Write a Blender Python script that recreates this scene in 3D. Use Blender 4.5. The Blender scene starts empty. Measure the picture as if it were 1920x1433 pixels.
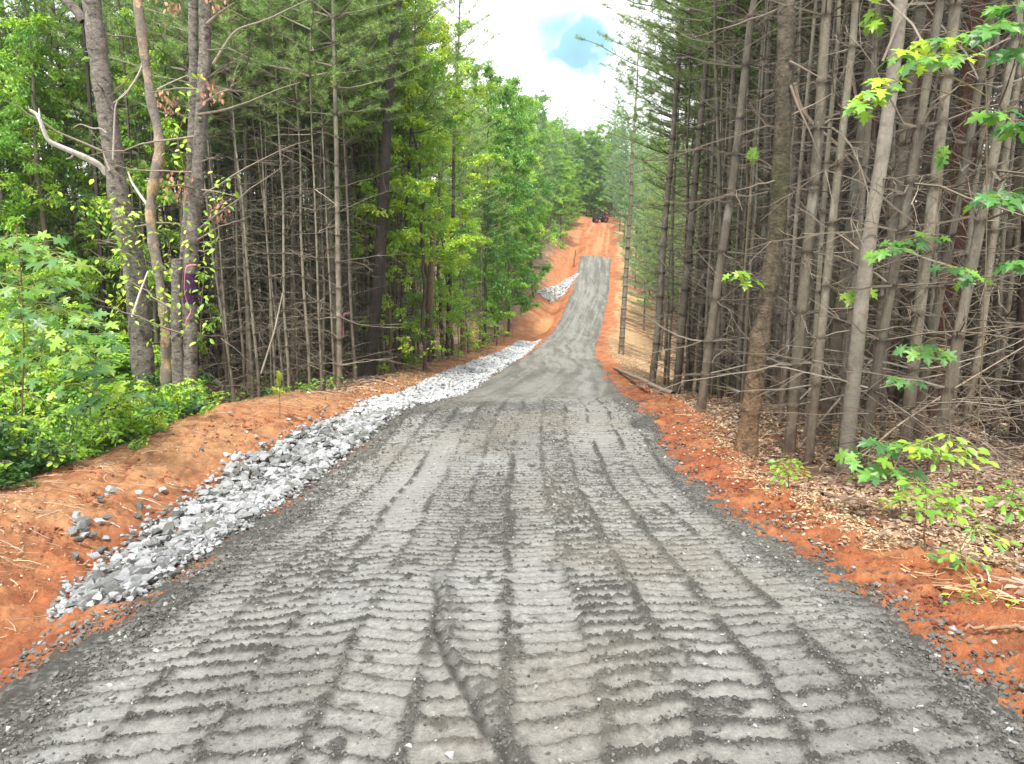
import bpy, math, random
import numpy as np
from mathutils import Vector, Quaternion, Matrix
rng = np.random.default_rng(7)
random.seed(7)
sc = bpy.context.scene
COL = sc.collection
W0, H0, F0 = 1920.0, 1433.0, 1443.0
PITCH = math.radians(12.0)
CAM = np.array([0.0, 0.0, 1.6])

# ------------------------------------------------------------------ noise
def _h(ix, iy, seed):
    n = (ix * 374761393 + iy * 668265263 + seed * 1274126177) & 0x7fffffff
    n = ((n ^ (n >> 13)) * 1274126177) & 0x7fffffff
    return ((n ^ (n >> 16)) & 0xffff) / 65535.0
def vnoise(x, y, seed=0):
    xf = np.floor(x); yf = np.floor(y)
    ix = xf.astype(np.int64); iy = yf.astype(np.int64)
    u = x - xf; v = y - yf
    u = u * u * (3 - 2 * u); v = v * v * (3 - 2 * v)
    a = _h(ix, iy, seed); b = _h(ix + 1, iy, seed); c = _h(ix, iy + 1, seed); d = _h(ix + 1, iy + 1, seed)
    return (a * (1 - u) + b * u) * (1 - v) + (c * (1 - u) + d * u) * v
def fbm(x, y, seed=0, octv=4, gain=0.5):
    x = np.asarray(x, float); y = np.asarray(y, float)
    s = np.zeros(np.broadcast(x, y).shape); a = 1.0; t = 0.0
    for i in range(octv):
        s = s + a * vnoise(x * 2.03 ** i + 17.3 * i, y * 2.03 ** i - 9.1 * i, seed + i); t += a; a *= gain
    return s / t                                     # 0..1
def sm(a, b, x):
    t = np.clip((x - a) / (b - a), 0, 1); return t * t * (3 - 2 * t)

# ------------------------------------------------------------------ terrain
_py = np.array([-30, 0, 1.6, 2.4, 4.9, 7.1, 9, 10.7, 13, 17, 24, 40, 52, 58, 64, 78, 93, 108, 130, 140, 170, 400.])
_pz = np.array([.3, 0, 0, -.03, -.5, -.88, -1.05, -1.12, -1.5, -2.3, -3.25, -5.45, -6.55, -6.7, -6.35, -5.2, -2.8, -.55, 1.55, 2.0, 2.3, 4.0])
_xy = np.array([-30, 0, 2.4, 7, 10.7, 17, 24, 40, 52, 62, 78, 93, 108, 130, 170, 400.])
_xx = np.array([0, 0, 0, -.1, .1, .65, 1.2, 2.6, 4.0, 5.6, 8.0, 10, 12, 15, 22, 60.])
_t = np.linspace(-30, 400, 8601)
def _smooth(v, k):
    ker = np.hanning(k); ker /= ker.sum()
    return np.convolve(np.pad(v, k // 2, mode='edge'), ker, 'same')[k // 2:-(k // 2)][:len(v)]
_zt = _smooth(np.interp(_t, _py, _pz), 41); _zt2 = _smooth(np.interp(_t, _py, _pz), 141)
_w = sm(12, 30, _t); _zt = _zt * (1 - _w) + _zt2 * _w
_xt = _smooth(np.interp(_t, _xy, _xx), 121)
def zc(y): return np.interp(y, _t, _zt)
def xc(y): return np.interp(y, _t, _xt)
RHW = 1.82
def bermline(y):                                     # crest of the clay berm left of the ditch (distance from the centre line)
    return -3.75 - 0.02 * y
def H(x, y):
    x = np.asarray(x, float); y = np.asarray(y, float)
    s = x - xc(y)
    z = zc(y) - 0.012 * np.clip(np.abs(s), 0, 1.8) ** 2
    near = 1 - sm(15, 24, y)
    # left: ditch, berm
    ditch = -0.16 * np.exp(-((s + 2.55) / .42) ** 2)
    bl = bermline(y)
    berm = near * (0.16 * np.exp(-((s - bl) / .75) ** 2) - 0.95 * sm(0.25, 3.2, bl - s)) * sm(-2, -3, s) \
        + (1 - near) * (0.22 * sm(2.9, 4.6, -s) - 0.25 * sm(6, 14, -s))
    far = sm(50, 66, y) * (1 - sm(96, 112, y))
    swale = far * (-0.55 * np.exp(-((s + 3.1) / .8) ** 2) + 1.0 * sm(4.0, 6.5, -s))
    bank = sm(84, 100, y) * (0.9 * sm(4.2, 6.0, -s))
    # right: shoulder, fill slope that falls away further down the road
    lip = (1 - sm(13, 20, y)) * (0.07 * np.exp(-((s - 2.45) / .35) ** 2) + 0.05 * sm(2.4, 4.5, s))
    fill = -sm(14, 26, y) * (1 - .5 * sm(90, 110, y)) * 0.34 * (np.clip(s - 2.7, 0, 5.5))
    off = sm(1.6, 2.6, np.abs(s))
    n = off * ((fbm(x * 0.7, y * 0.7, 3, 3) - .5) * .14 + (fbm(x * 2.6, y * 2.6, 5, 3) - .5) * .085)
    n = n + sm(12, 60, np.abs(s)) * (fbm(x * .04, y * .04, 8, 3) - .4) * 5.0
    return z + ditch + berm + swale + bank + lip + fill + n
def H1(x, y): return float(H(np.array([x]), np.array([y]))[0])
cp, sp = math.cos(PITCH), math.sin(PITCH)
def ray(px, py):
    a = (px - W0 / 2) / F0; b = (H0 / 2 - py) / F0
    d = np.array([a, cp + b * sp, -sp + b * cp]); return d / np.linalg.norm(d)
def at(px, py, Y):                                   # the point seen at that pixel at distance Y down the road
    d = ray(px, py); return CAM + d * (Y / d[1])
def gnd(px, py):
    d = ray(px, py); t = np.geomspace(1.5, 400, 6000)
    P = CAM[None] + t[:, None] * d[None]
    u = np.nonzero(P[:, 2] < H(P[:, 0], P[:, 1]))[0]
    return P[u[0]] if len(u) else P[-1]

# ------------------------------------------------------------------ mesh helpers
class G:
    def __init__(s): s.V = []; s.C = []; s.T = []; s.Q = []; s.n = 0
    def add(s, V, T=None, Q=None, C=(.5, .5, .5)):
        V = np.asarray(V, float).reshape(-1, 3)
        C = np.asarray(C, float)
        if C.ndim == 1: C = np.tile(C, (len(V), 1))
        s.V.append(V); s.C.append(C)
        if T is not None and len(T): s.T.append(np.asarray(T, np.int64).reshape(-1, 3) + s.n)
        if Q is not None and len(Q): s.Q.append(np.asarray(Q, np.int64).reshape(-1, 4) + s.n)
        s.n += len(V)
    def mesh(s, name, smooth=False):
        V = np.concatenate(s.V); C = np.concatenate(s.C)
        T = np.concatenate(s.T) if s.T else np.zeros((0, 3), np.int64)
        Q = np.concatenate(s.Q) if s.Q else np.zeros((0, 4), np.int64)
        me = bpy.data.meshes.new(name)
        me.vertices.add(len(V)); me.vertices.foreach_set('co', V.astype(np.float32).ravel())
        me.loops.add(T.size + Q.size); me.loops.foreach_set('vertex_index', np.concatenate([T.ravel(), Q.ravel()]).astype(np.int32))
        me.polygons.add(len(T) + len(Q))
        ls = np.concatenate([np.arange(len(T)) * 3, T.size + np.arange(len(Q)) * 4]).astype(np.int32)
        me.polygons.foreach_set('loop_start', ls)
        me.polygons.foreach_set('use_smooth', np.full(len(ls), smooth))
        me.update(calc_edges=True)
        ca = me.attributes.new('Col', 'FLOAT_COLOR', 'POINT')
        ca.data.foreach_set('color', np.concatenate([C, np.ones((len(C), 1))], 1).astype(np.float32).ravel())
        return me
    def build(s, name, mat, parent=None, smooth=False):
        me = s.mesh(name, smooth)
        me.materials.append(mat)
        o = bpy.data.objects.new(name, me); COL.objects.link(o)
        if parent: o.parent = parent
        return o
def norm(a): return a / np.maximum(np.linalg.norm(a, axis=-1, keepdims=True), 1e-9)
def frames(d, n):
    X = norm(d); Z = norm(n - (n * X).sum(-1, keepdims=True) * X); Y = np.cross(Z, X)
    return np.stack([X, Y, Z], -1)                   # columns
def rdir(n, flat=1.0):
    v = rng.normal(size=(n, 3)); v[:, 2] *= flat; return norm(v)
def place(g, tmpl, P, R, S, C, vary=None):
    tv, tt, tq = tmpl
    P = np.asarray(P, float); n = len(P)
    if n == 0: return
    S = np.asarray(S, float)
    if S.ndim == 1: S = S[:, None]
    L = tv[None] * S[:, None, :] if S.shape[1] == 3 else tv[None] * S[:, :, None]
    V = np.einsum('nij,nkj->nki', R, L) + P[:, None]
    k = len(tv); off = (np.arange(n) * k)[:, None, None]
    C = np.asarray(C, float)
    if C.ndim == 1: C = np.tile(C, (n, 1))
    g.add(V.reshape(-1, 3), (tt[None] + off).reshape(-1, 3) if tt is not None else None,
          (tq[None] + off).reshape(-1, 4) if tq is not None else None, np.repeat(C, k, 0))
def tubes(g, P, R, C, sides=3):
    """P (m,k,3) paths, R (m,k) radii, C (3,) or (m,3) or (m,k,3)"""
    P = np.asarray(P, float); m, k, _ = P.shape
    R = np.broadcast_to(np.asarray(R, float), (m, k))
    T = np.gradient(P, axis=1); T = norm(T)
    ref = np.where(np.abs(T[:, :1, 2:3]) > .85, np.array([[[1., .2, 0]]]), np.array([[[0, 0, 1.]]]))
    A = norm(np.cross(T, np.broadcast_to(ref, T.shape))); B = np.cross(T, A)
    th = np.arange(sides) / sides * 2 * math.pi
    V = P[:, :, None] + R[:, :, None, None] * (np.cos(th)[None, None, :, None] * A[:, :, None] + np.sin(th)[None, None, :, None] * B[:, :, None])
    i = np.arange(k - 1)[:, None]; j = np.arange(sides)[None]
    q = np.stack([i * sides + j, i * sides + (j + 1) % sides, (i + 1) * sides + (j + 1) % sides, (i + 1) * sides + j], -1).reshape(-1, 4)
    Q = (q[None] + (np.arange(m) * k * sides)[:, None, None]).reshape(-1, 4)
    C = np.asarray(C, float)
    if C.ndim == 1: C = np.broadcast_to(C, (m, k, 3))
    elif C.ndim == 2: C = np.broadcast_to(C[:, None], (m, k, 3))
    g.add(V.reshape(-1, 3), None, Q, np.repeat(C.reshape(-1, 3), sides, 0))
def resample(pts, n):
    pts = np.asarray(pts, float)
    d = np.r_[0, np.cumsum(np.linalg.norm(np.diff(pts, axis=0), axis=1))]
    t = np.linspace(0, d[-1], n)
    return np.stack([np.interp(t, d, pts[:, i]) for i in range(pts.shape[1])], 1)
def smooth_path(pts, n):
    p = resample(pts, n)
    for _ in range(max(2, n // 12)):
        p[1:-1] = (p[:-2] + 2 * p[1:-1] + p[2:]) / 4
    return p
# leaf templates: x along, z up
LEAF = (np.array([[0, 0, 0], [.45, .27, .1], [1, 0, -.12], [.45, -.27, .1]]), np.array([[0, 2, 1], [0, 3, 2]]), None)
OVAL = (np.array([[0, 0, 0], [.3, .24, .05], [.68, .24, .04], [1, 0, -.1], [.68, -.24, .04], [.3, -.24, .05], [.5, 0, -.02]]),
        np.array([[0, 6, 1], [1, 6, 2], [2, 6, 3], [3, 6, 4], [4, 6, 5], [5, 6, 0]]), None)
_lob = [(0, 0), (.03, .14), (-.06, .34), (.12, .33), (.27, .20), (.36, .50), (.50, .62), (.52, .40), (.50, .17), (.66, .24), (.76, .28), (.80, .13), (.92, .06), (1.05, 0)]
_lo = [(a, b) for a, b in _lob] + [(a, -b) for a, b in _lob[-2:0:-1]]
_lv = np.array([[.4, 0, -.03]] + [[a, b, .16 * abs(b) - .3 * a * a - .25 * b * b] for a, b in _lo])
LOBED = (_lv, np.array([[0, i + 1, (i + 1) % len(_lo) + 1] for i in range(len(_lo))]), None)
NEEDLE = (np.array([[0, -.5, 0], [0, .5, 0], [1, 0, 0]]), np.array([[0, 1, 2]]), None)

# ------------------------------------------------------------------ materials
def nt(name):
    m = bpy.data.materials.new(name); m.use_nodes = True; n = m.node_tree; n.nodes.clear()
    return m, n, n.nodes, n.links
def N(n, t, **k):
    x = n.nodes.new(t)
    for a, b in k.items():
        if a.startswith('_'): setattr(x, a[1:], b)
        else:
            key = a.replace('__', ' ')
            x.inputs[int(key[1:]) if key[0] == 'i' and key[1:].isdigit() else key].default_value = b
    return x
def noise_node(n, scale, detail=5, rough=.6, vec=None):
    x = N(n, 'ShaderNodeTexNoise'); x.inputs['Scale'].default_value = scale; x.inputs['Detail'].default_value = detail; x.inputs['Roughness'].default_value = rough
    if vec: n.links.new(vec, x.inputs['Vector'])
    return x.outputs['Fac']
def maprange(n, v, a, b, c, d):
    x = N(n, 'ShaderNodeMapRange'); n.links.new(v, x.inputs[0])
    for i, k in enumerate((a, b, c, d)): x.inputs[i + 1].default_value = k
    return x.outputs[0]
def mul(n, a, b):
    x = N(n, 'ShaderNodeMix', _data_type='RGBA', _blend_type='MULTIPLY'); x.inputs[0].default_value = 1
    n.links.new(a, x.inputs[6]); n.links.new(b, x.inputs[7]); return x.outputs[2]
def colattr(n):
    a = N(n, 'ShaderNodeAttribute', _attribute_name='Col'); return a.outputs['Color']
def mat_surface(name, scales, amp, bump, rough=.9, spec=.25, dist=.01, stretch=None, objrand=0.0, tint=None):
    """vertex colour x fine noise, with bump"""
    m, n, _, l = nt(name)
    tc = N(n, 'ShaderNodeTexCoord'); vec = tc.outputs['Object']
    if stretch:
        mp = N(n, 'ShaderNodeMapping'); mp.inputs['Scale'].default_value = stretch; l.new(vec, mp.inputs[0]); vec = mp.outputs[0]
    c = colattr(n); h = None
    for i, sc_ in enumerate(scales):
        f = noise_node(n, sc_, 6, .65, vec)
        c = mul(n, c, maprange(n, f, .3, .7, 1 - amp, 1 + amp))
        if h is None: h = f
        else:
            a = N(n, 'ShaderNodeMath', _operation='ADD'); l.new(h, a.inputs[0]); l.new(f, a.inputs[1]); h = a.outputs[0]
    if tint:
        f = noise_node(n, tint[0], 4, .6, vec)
        mx = N(n, 'ShaderNodeMix', _data_type='RGBA'); l.new(maprange(n, f, tint[2], tint[3], 0, tint[4]), mx.inputs[0])
        l.new(c, mx.inputs[6]); mx.inputs[7].default_value = (*tint[1], 1); c = mx.outputs[2]
    if objrand:
        oi = N(n, 'ShaderNodeObjectInfo')
        c = mul(n, c, maprange(n, oi.outputs['Random'], 0, 1, 1 - objrand, 1 + objrand))
    b = N(n, 'ShaderNodeBsdfPrincipled'); l.new(c, b.inputs['Base Color'])
    b.inputs['Roughness'].default_value = rough; b.inputs['Specular IOR Level'].default_value = spec
    bp = N(n, 'ShaderNodeBump'); bp.inputs['Strength'].default_value = bump; bp.inputs['Distance'].default_value = dist
    l.new(h, bp.inputs['Height']); l.new(bp.outputs[0], b.inputs['Normal'])
    o = N(n, 'ShaderNodeOutputMaterial'); l.new(b.outputs[0], o.inputs[0])
    return m
def mat_leaf(name, trans=.4, gloss=.08, objrand=.22):
    m, n, _, l = nt(name)
    c = colattr(n); oi = N(n, 'ShaderNodeObjectInfo')
    hs = N(n, 'ShaderNodeHueSaturation'); l.new(c, hs.inputs['Color'])
    l.new(maprange(n, oi.outputs['Random'], 0, 1, .485, .515), hs.inputs['Hue'])
    l.new(maprange(n, oi.outputs['Random'], 0, 1, 1 + objrand, 1 - objrand), hs.inputs['Value'])
    d = N(n, 'ShaderNodeBsdfDiffuse'); t = N(n, 'ShaderNodeBsdfTranslucent'); g = N(n, 'ShaderNodeBsdfGlossy'); g.inputs['Roughness'].default_value = .45
    l.new(hs.outputs[0], d.inputs[0]); l.new(hs.outputs[0], t.inputs[0])
    m1 = N(n, 'ShaderNodeMixShader'); m1.inputs[0].default_value = trans; l.new(d.outputs[0], m1.inputs[1]); l.new(t.outputs[0], m1.inputs[2])
    m2 = N(n, 'ShaderNodeMixShader'); m2.inputs[0].default_value = gloss; l.new(m1.outputs[0], m2.inputs[1]); l.new(g.outputs[0], m2.inputs[2])
    o = N(n, 'ShaderNodeOutputMaterial'); l.new(m2.outputs[0], o.inputs[0])
    return m
M = dict(
    ground=mat_surface('ground_soil', (9, 45, 160), .16, .9, dist=.02),
    road=mat_surface('road_gravel', (22, 90, 280), .2, .9, rough=.88, dist=.009),
    rock=mat_surface('limestone_rock', (3, 14, 60), .2, .8, rough=.8, dist=.03, objrand=.12),
    crumb=mat_surface('gravel_crumb', (60, 200), .15, .4, rough=.9, dist=.004),
    pine=mat_surface('pine_bark', (5, 22, 90), .24, .8, dist=.01, stretch=(1, 1, .45), objrand=.38, tint=(7, (.30, .29, .25), .56, .68, .6)),
    rough=mat_surface('rough_bark', (9, 26, 80), .42, 1.0, dist=.04, stretch=(1, 1, 1.7), tint=(11, (.05, .04, .033), .55, .66, .8)),
    furrow=mat_surface('furrowed_bark', (22, 60), .35, 1.0, dist=.03, stretch=(1, 1, .22)),
    pale=mat_surface('smooth_bark', (4, 18, 70), .16, .5, dist=.008, stretch=(1, 1, 1.3), tint=(6, (.13, .10, .07), .54, .7, .75)),
    wood=mat_surface('bare_wood', (14, 50), .22, .8, dist=.01, stretch=(1, 1, .2)),
    snag=mat_surface('peeling_bark', (7, 24, 70), .3, 1.0, dist=.03, stretch=(1, 1, .8), tint=(5, (.20, .18, .16), .47, .52, .85)),
    twig=mat_surface('dead_twig', (30,), .2, .2, dist=.004, objrand=.2),
    leaf=mat_leaf('leaf_green', .45, .05), needle=mat_leaf('pine_needle', .25, .03), litter=mat_leaf('dry_leaf', .1, .03, .05),
    plain=mat_surface('plain_painted', (20,), .06, .1, rough=.55, spec=.4),
)
# ------------------------------------------------------------------ tagging
def tag(o, label=None, cat=None, group=None, kind=None):
    if label: o['label'] = label
    if cat: o['category'] = cat
    if group: o['group'] = group
    if kind: o['kind'] = kind
    return o
def empty(name, loc):
    o = bpy.data.objects.new(name, None); o.location = loc; o.empty_display_size = .2; COL.objects.link(o); return o
def copy_thing(o):
    c = o.copy(); COL.objects.link(c)
    for ch in o.children:
        d = ch.copy(); COL.objects.link(d); d.parent = c
        for g2 in ch.children:
            e = g2.copy(); COL.objects.link(e); e.parent = d
    return c

# ------------------------------------------------------------------ the setting: ground
def lay(name, xs2, ys2, z, C, mat, keep=None, smooth=True):
    r, c = xs2.shape
    V = np.stack([xs2, ys2, z], -1).reshape(-1, 3)
    i = np.arange(r - 1)[:, None]; j = np.arange(c - 1)[None]
    Q = np.stack([i * c + j, i * c + j + 1, (i + 1) * c + j + 1, (i + 1) * c + j], -1).reshape(-1, 4)
    C = C.reshape(-1, 3)
    if keep is not None:
        k = keep.reshape(-1); Q = Q[k[Q].any(1)]
        used = np.zeros(len(V), bool); used[Q.ravel()] = True
        remap = np.cumsum(used) - 1; V = V[used]; C = C[used]; Q = remap[Q]
    g = G(); g.add(V, None, Q, C); return g.build(name, mat, None, smooth)
def mixc(a, b, t): return a * (1 - t[..., None]) + b * t[..., None]
CLAY = np.array([.35, .12, .05]); CLAYD = np.array([.20, .058, .03]); CLAYT = np.array([.42, .22, .105]); STRAW = np.array([.48, .33, .175])
LITTER = np.array([.16, .11, .078]); DARKSOIL = np.array([.08, .052, .038]); SED = np.array([.46, .23, .10])
def rock_band(y):                                     # ditch rock: inner, outer distance from centre line; 0 width where there is none
    inner = np.interp(y, [2.5, 3.4, 8, 13, 24, 40, 52], [-2.1, -1.95, -1.88, -1.68, -1.8, -1.9, -2.1])
    width = np.interp(y, [3.5, 3.7, 4.2, 5.5, 8, 11, 14, 24, 40, 50, 54], [0, .35, .58, .74, 1.1, .95, 1.35, 1.6, 1.6, 1.3, 0])
    return inner, inner - width
def ground_color(x, y):
    s = x - xc(y)
    f1 = fbm(x * 1.1, y * 1.1, 21, 4); f2 = fbm(x * 4, y * 4, 22, 4); f3 = fbm(x * .35, y * .35, 23, 3)
    C = mixc(CLAY, CLAYD, sm(.5, .75, f1) * .8); C = mixc(C, CLAYT, sm(.45, .7, f2) * .45)
    # left berm is dusty tan orange on its back
    left = sm(-2.6, -3.3, s) * (1 - sm(15, 40, y) * .5)
    C = mixc(C, CLAYT, left * (.45 + .5 * sm(.35, .6, f1)))
    # straw mulch on the right shoulder and slope
    st = sm(2.9 - .55 * sm(13, 26, y), 3.7 - .6 * sm(13, 26, y), s + (f1 - .5) * 1.6) * (1 - sm(6.5, 10, s)) * (.35 + .65 * sm(9, 20, y))
    C = mixc(C, STRAW * .9, st * sm(.25, .6, f2 + .15))
    rills = sm(20, 30, y) * sm(2.8, 3.4, s) * (1 - sm(7, 10, s)) * sm(.55, .62, vnoise(y * 1.6 + s * .35, s * .25, 31))
    C = mixc(C, np.array([.20, .10, .055]), rills * .85)
    # leaf litter under the trees
    lr = sm(2.7, 3.4, s + (f1 - .5) * 1.8) * (1 - sm(11, 20, y)) + sm(4.6 + 2.2 * sm(20, 30, y), 6.5 + 3 * sm(20, 30, y), s + (f1 - .5))
    ll = sm(4.3, 5.4, -s + (f1 - .5) * 1.8) * sm(14, 20, y) * (1 - .0 * y) + sm(4.3, 5.3, -s) * (1 - sm(14, 20, y))
    lit = np.clip(lr + ll, 0, 1)
    lc = mixc(LITTER, np.array([.28, .19, .125]), sm(.4, .7, f2)); lc = mixc(lc, DARKSOIL, sm(.55, .8, f1) * .6)
    C = mixc(C, lc, lit * .92)
    # pale stone dust under the ditch rock
    i, o = rock_band(y)
    rb = sm(0, .15, i - s) * sm(0, .15, s - o) * sm(3, 4, y)
    C = mixc(C, np.array([.28, .275, .265]), rb * sm(9, 16, y) * .9)
    C = mixc(C, np.array([.22, .15, .11]), rb * (1 - sm(9, 16, y)) * .7)
    # sediment fan in the far swale
    d = np.sqrt(((s + 3.0) / .75) ** 2 + ((y - 62) / 4.5) ** 2) + (f1 - .5) * .4
    C = mixc(C, SED, (1 - sm(.75, 1.0, d)))
    # churned wheel streaks on the red road further up
    stx = sm(90, 98, y) * sm(4, 2, np.abs(s)) * sm(.5, .7, vnoise(s * 3.2, y * .09, 41))
    C = mixc(C, CLAYT, stx * .8)
    return C
def build_ground():
    ys = np.concatenate([np.linspace(-30, .8, 24)[:-1], np.geomspace(.8, 150, 900), np.geomspace(152, 400, 24)])
    u = np.linspace(-1, 1, 640)
    g = np.sign(u) * (np.abs(u) + .9 * np.clip(np.abs(u) - .8, 0, 1) ** 1.3 * 6)
    hw = np.clip(np.maximum(ys, 1) * .72 + 1.8, 3.2, 200)
    X = g[None] * hw[:, None]; Y = np.broadcast_to(ys[:, None], X.shape)
    Z = H(X, Y)
    # fine clods of the bare clay
    s = X - xc(Y)
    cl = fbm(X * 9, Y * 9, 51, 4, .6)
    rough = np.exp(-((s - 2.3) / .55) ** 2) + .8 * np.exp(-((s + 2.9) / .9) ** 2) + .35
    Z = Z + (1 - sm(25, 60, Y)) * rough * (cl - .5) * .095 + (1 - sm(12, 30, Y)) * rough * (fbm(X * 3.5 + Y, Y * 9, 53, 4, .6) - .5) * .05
    Z = Z + (1 - sm(10, 20, Y)) * rough * .8 * np.clip(fbm(X * 26, Y * 26, 61, 3, .6) - .52, 0, 1) * .12
    Z = Z - .12 * sm(1.62, 1.35, np.abs(s)) * (1 - sm(88, 90, Y)) * sm(.5, 1, Y)
    C = ground_color(X, Y)
    scr = np.abs(fbm(s * 2.2 + Y * .5, Y * .35 - s * .3, 141, 4, .6) - .5); rl = (1 - sm(0, .03, scr)) * sm(1.9, 2.2, np.abs(s)) * (1 - sm(25, 50, Y)); Z = Z - rl * .022; C = mixc(C, CLAYD, rl * .45)
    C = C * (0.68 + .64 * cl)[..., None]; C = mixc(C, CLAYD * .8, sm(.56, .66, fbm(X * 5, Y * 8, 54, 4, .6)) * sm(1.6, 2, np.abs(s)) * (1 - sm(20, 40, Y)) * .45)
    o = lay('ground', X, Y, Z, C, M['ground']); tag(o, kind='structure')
build_ground()

# ------------------------------------------------------------------ the road surface
def lanes(S, Y):
    r = np.random.default_rng(5); X = S + xc(Y)
    wob = (fbm(Y * .25, 0 * Y, 71, 2) - .5) * .35 + (fbm(Y * 1.3, S * .6, 72, 2) - .5) * .07
    LW = .315
    q = (S + wob) / LW; lane = np.floor(q).astype(int) + 20; fl = q - np.floor(q)
    ph = r.random(60); tl = r.normal(0, .2, 60); sp_ = .108 + r.random(60) * .016; am = .35 + .95 * r.random(60)
    pp = (Y + tl[lane] * S) / sp_[lane] + ph[lane] + (fbm(X * 1.0, Y * 1.0, 73, 2) - .5) * .8 + (fbm(X * 9, Y * 9, 70, 2) - .5) * .22
    fp = pp - np.floor(pp); dr = np.minimum(fp, 1 - fp)
    ridn = fbm(X * 11, Y * 11, 74, 3); cell = vnoise(lane * 5.3, np.floor(pp + .5) * 1.7 + lane * 3.1, 91); cell2 = vnoise(S * 5.5, np.floor(pp + .5) * 2.3, 92)
    wdt = .085 + .13 * cell2
    ridge = np.exp(-(dr / wdt) ** 2) * sm(.27, .5, ridn + .15) * (.55 + .8 * cell) * sm(.05, .25, cell2)
    dl = np.minimum(fl, 1 - fl) * LW
    bstr = sm(.38, .62, vnoise(lane * 3.7 + np.where(fl > .5, 3.7, 0), Y * .55, 75))
    border = np.exp(-(dl / (.014 + .028 * fbm(X * 3, Y * 3, 93, 2))) ** 2) * (.5 + .6 * bstr) * sm(.3, .55, fbm(X * 9, Y * 5, 76, 3))
    amp = am[lane] * (.45 + .95 * fbm(X * .7, Y * .5, 77, 2))
    smoothp = np.exp(-(((S + .85 - (Y - 6) * .02) / .3) ** 4 + ((Y - 7) / 2.6) ** 4)) + .9 * np.exp(-(((S - .25) / .25) ** 2 + ((Y - 8.3) / 1.0) ** 4)) \
        + .7 * np.exp(-(((S - 1.0) / .2) ** 2 + ((Y - 9.5) / 2.5) ** 4))
    amp = amp * (1 - .75 * np.clip(smoothp, 0, 1))
    edge = sm(1.45, 1.85, np.abs(S) + (fbm(X * 1.7, Y * 1.1, 94, 3) - .5) * .6)
    amp = amp * (1 - .55 * edge)
    mid = sm(.56, .8, fbm(X * .9, Y * .4, 78, 3)) * .3 + sm(9, 10.5, Y) * (1 - sm(12, 14, Y)) * .4 * sm(.3, .6, fbm(X * 1.5, Y * .8, 95, 3)) + .8 * sm(.64, .78, fbm(X * 9, Y * 9, 194, 3)) * sm(.45, .6, fbm(X * .8, Y * .8, 195, 2))
    loose = np.clip(ridge * amp * 1.7 + border + edge * .85 + mid, 0, 1.2)
    return dict(X=X, ridge=ridge, amp=amp, border=border, loose=loose, smoothp=smoothp, edge=edge, fp=fp)
def rut_x(Y): return np.interp(Y, [1.3, 1.7, 2.1, 2.6, 3.1, 3.6, 4.0], [.14, .04, -.05, -.21, -.32, -.35, -.39])
def road_z(S, Y, L):
    X = L['X']; near = 1 - sm(12, 18, Y) * .7; far = sm(10, 18, Y)
    crumb = fbm(X * 48, Y * 48, 79, 3, .7); crumb2 = fbm(X * 20, Y * 20, 80, 3, .6)
    rx = rut_x(Y) + (fbm(Y * 5, Y * 0, 96, 2) - .5) * .05; k = (1 - sm(3.5, 4.1, Y)) * sm(.3, .5, fbm(Y * 2.2, Y * 0, 97, 2) + .12)
    rut = np.exp(-((S - rx) / .017) ** 2) * k; rutl = np.exp(-((S - rx - .05) / .05) ** 2) * k
    streak = fbm(S * 5 + (fbm(Y * .08, S * 0, 81, 2) - .5) * 5, Y * .16, 82, 4, .6)
    swirl = fbm(X * 2.4 + 2.4 * fbm(X * .7, Y * .3, 83, 2), Y * .35, 84, 5, .6)
    loose = L['loose'] * near; ridge = L['ridge']; amp = L['amp']
    z = H(X, Y) + .022 + .019 * ridge * amp * near + .016 * L['border'] * near \
        + loose * (crumb - .45) * .024 + loose * (crumb2 - .5) * .02 + (crumb - .5) * .007 * near + (crumb2 - .5) * .006 * near \
        - .02 * rut + .016 * rutl * (.1 + crumb2 * crumb * 2) + far * ((streak - .5) * .07 + (swirl - .5) * .05) \
        + (fbm(X * 1.3, Y * .9, 85, 3) - .5) * .035 + near * amp * (L['fp'] - .5) * .016
    return z, near, far, crumb, crumb2, rut, rutl, streak, swirl, loose
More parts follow.
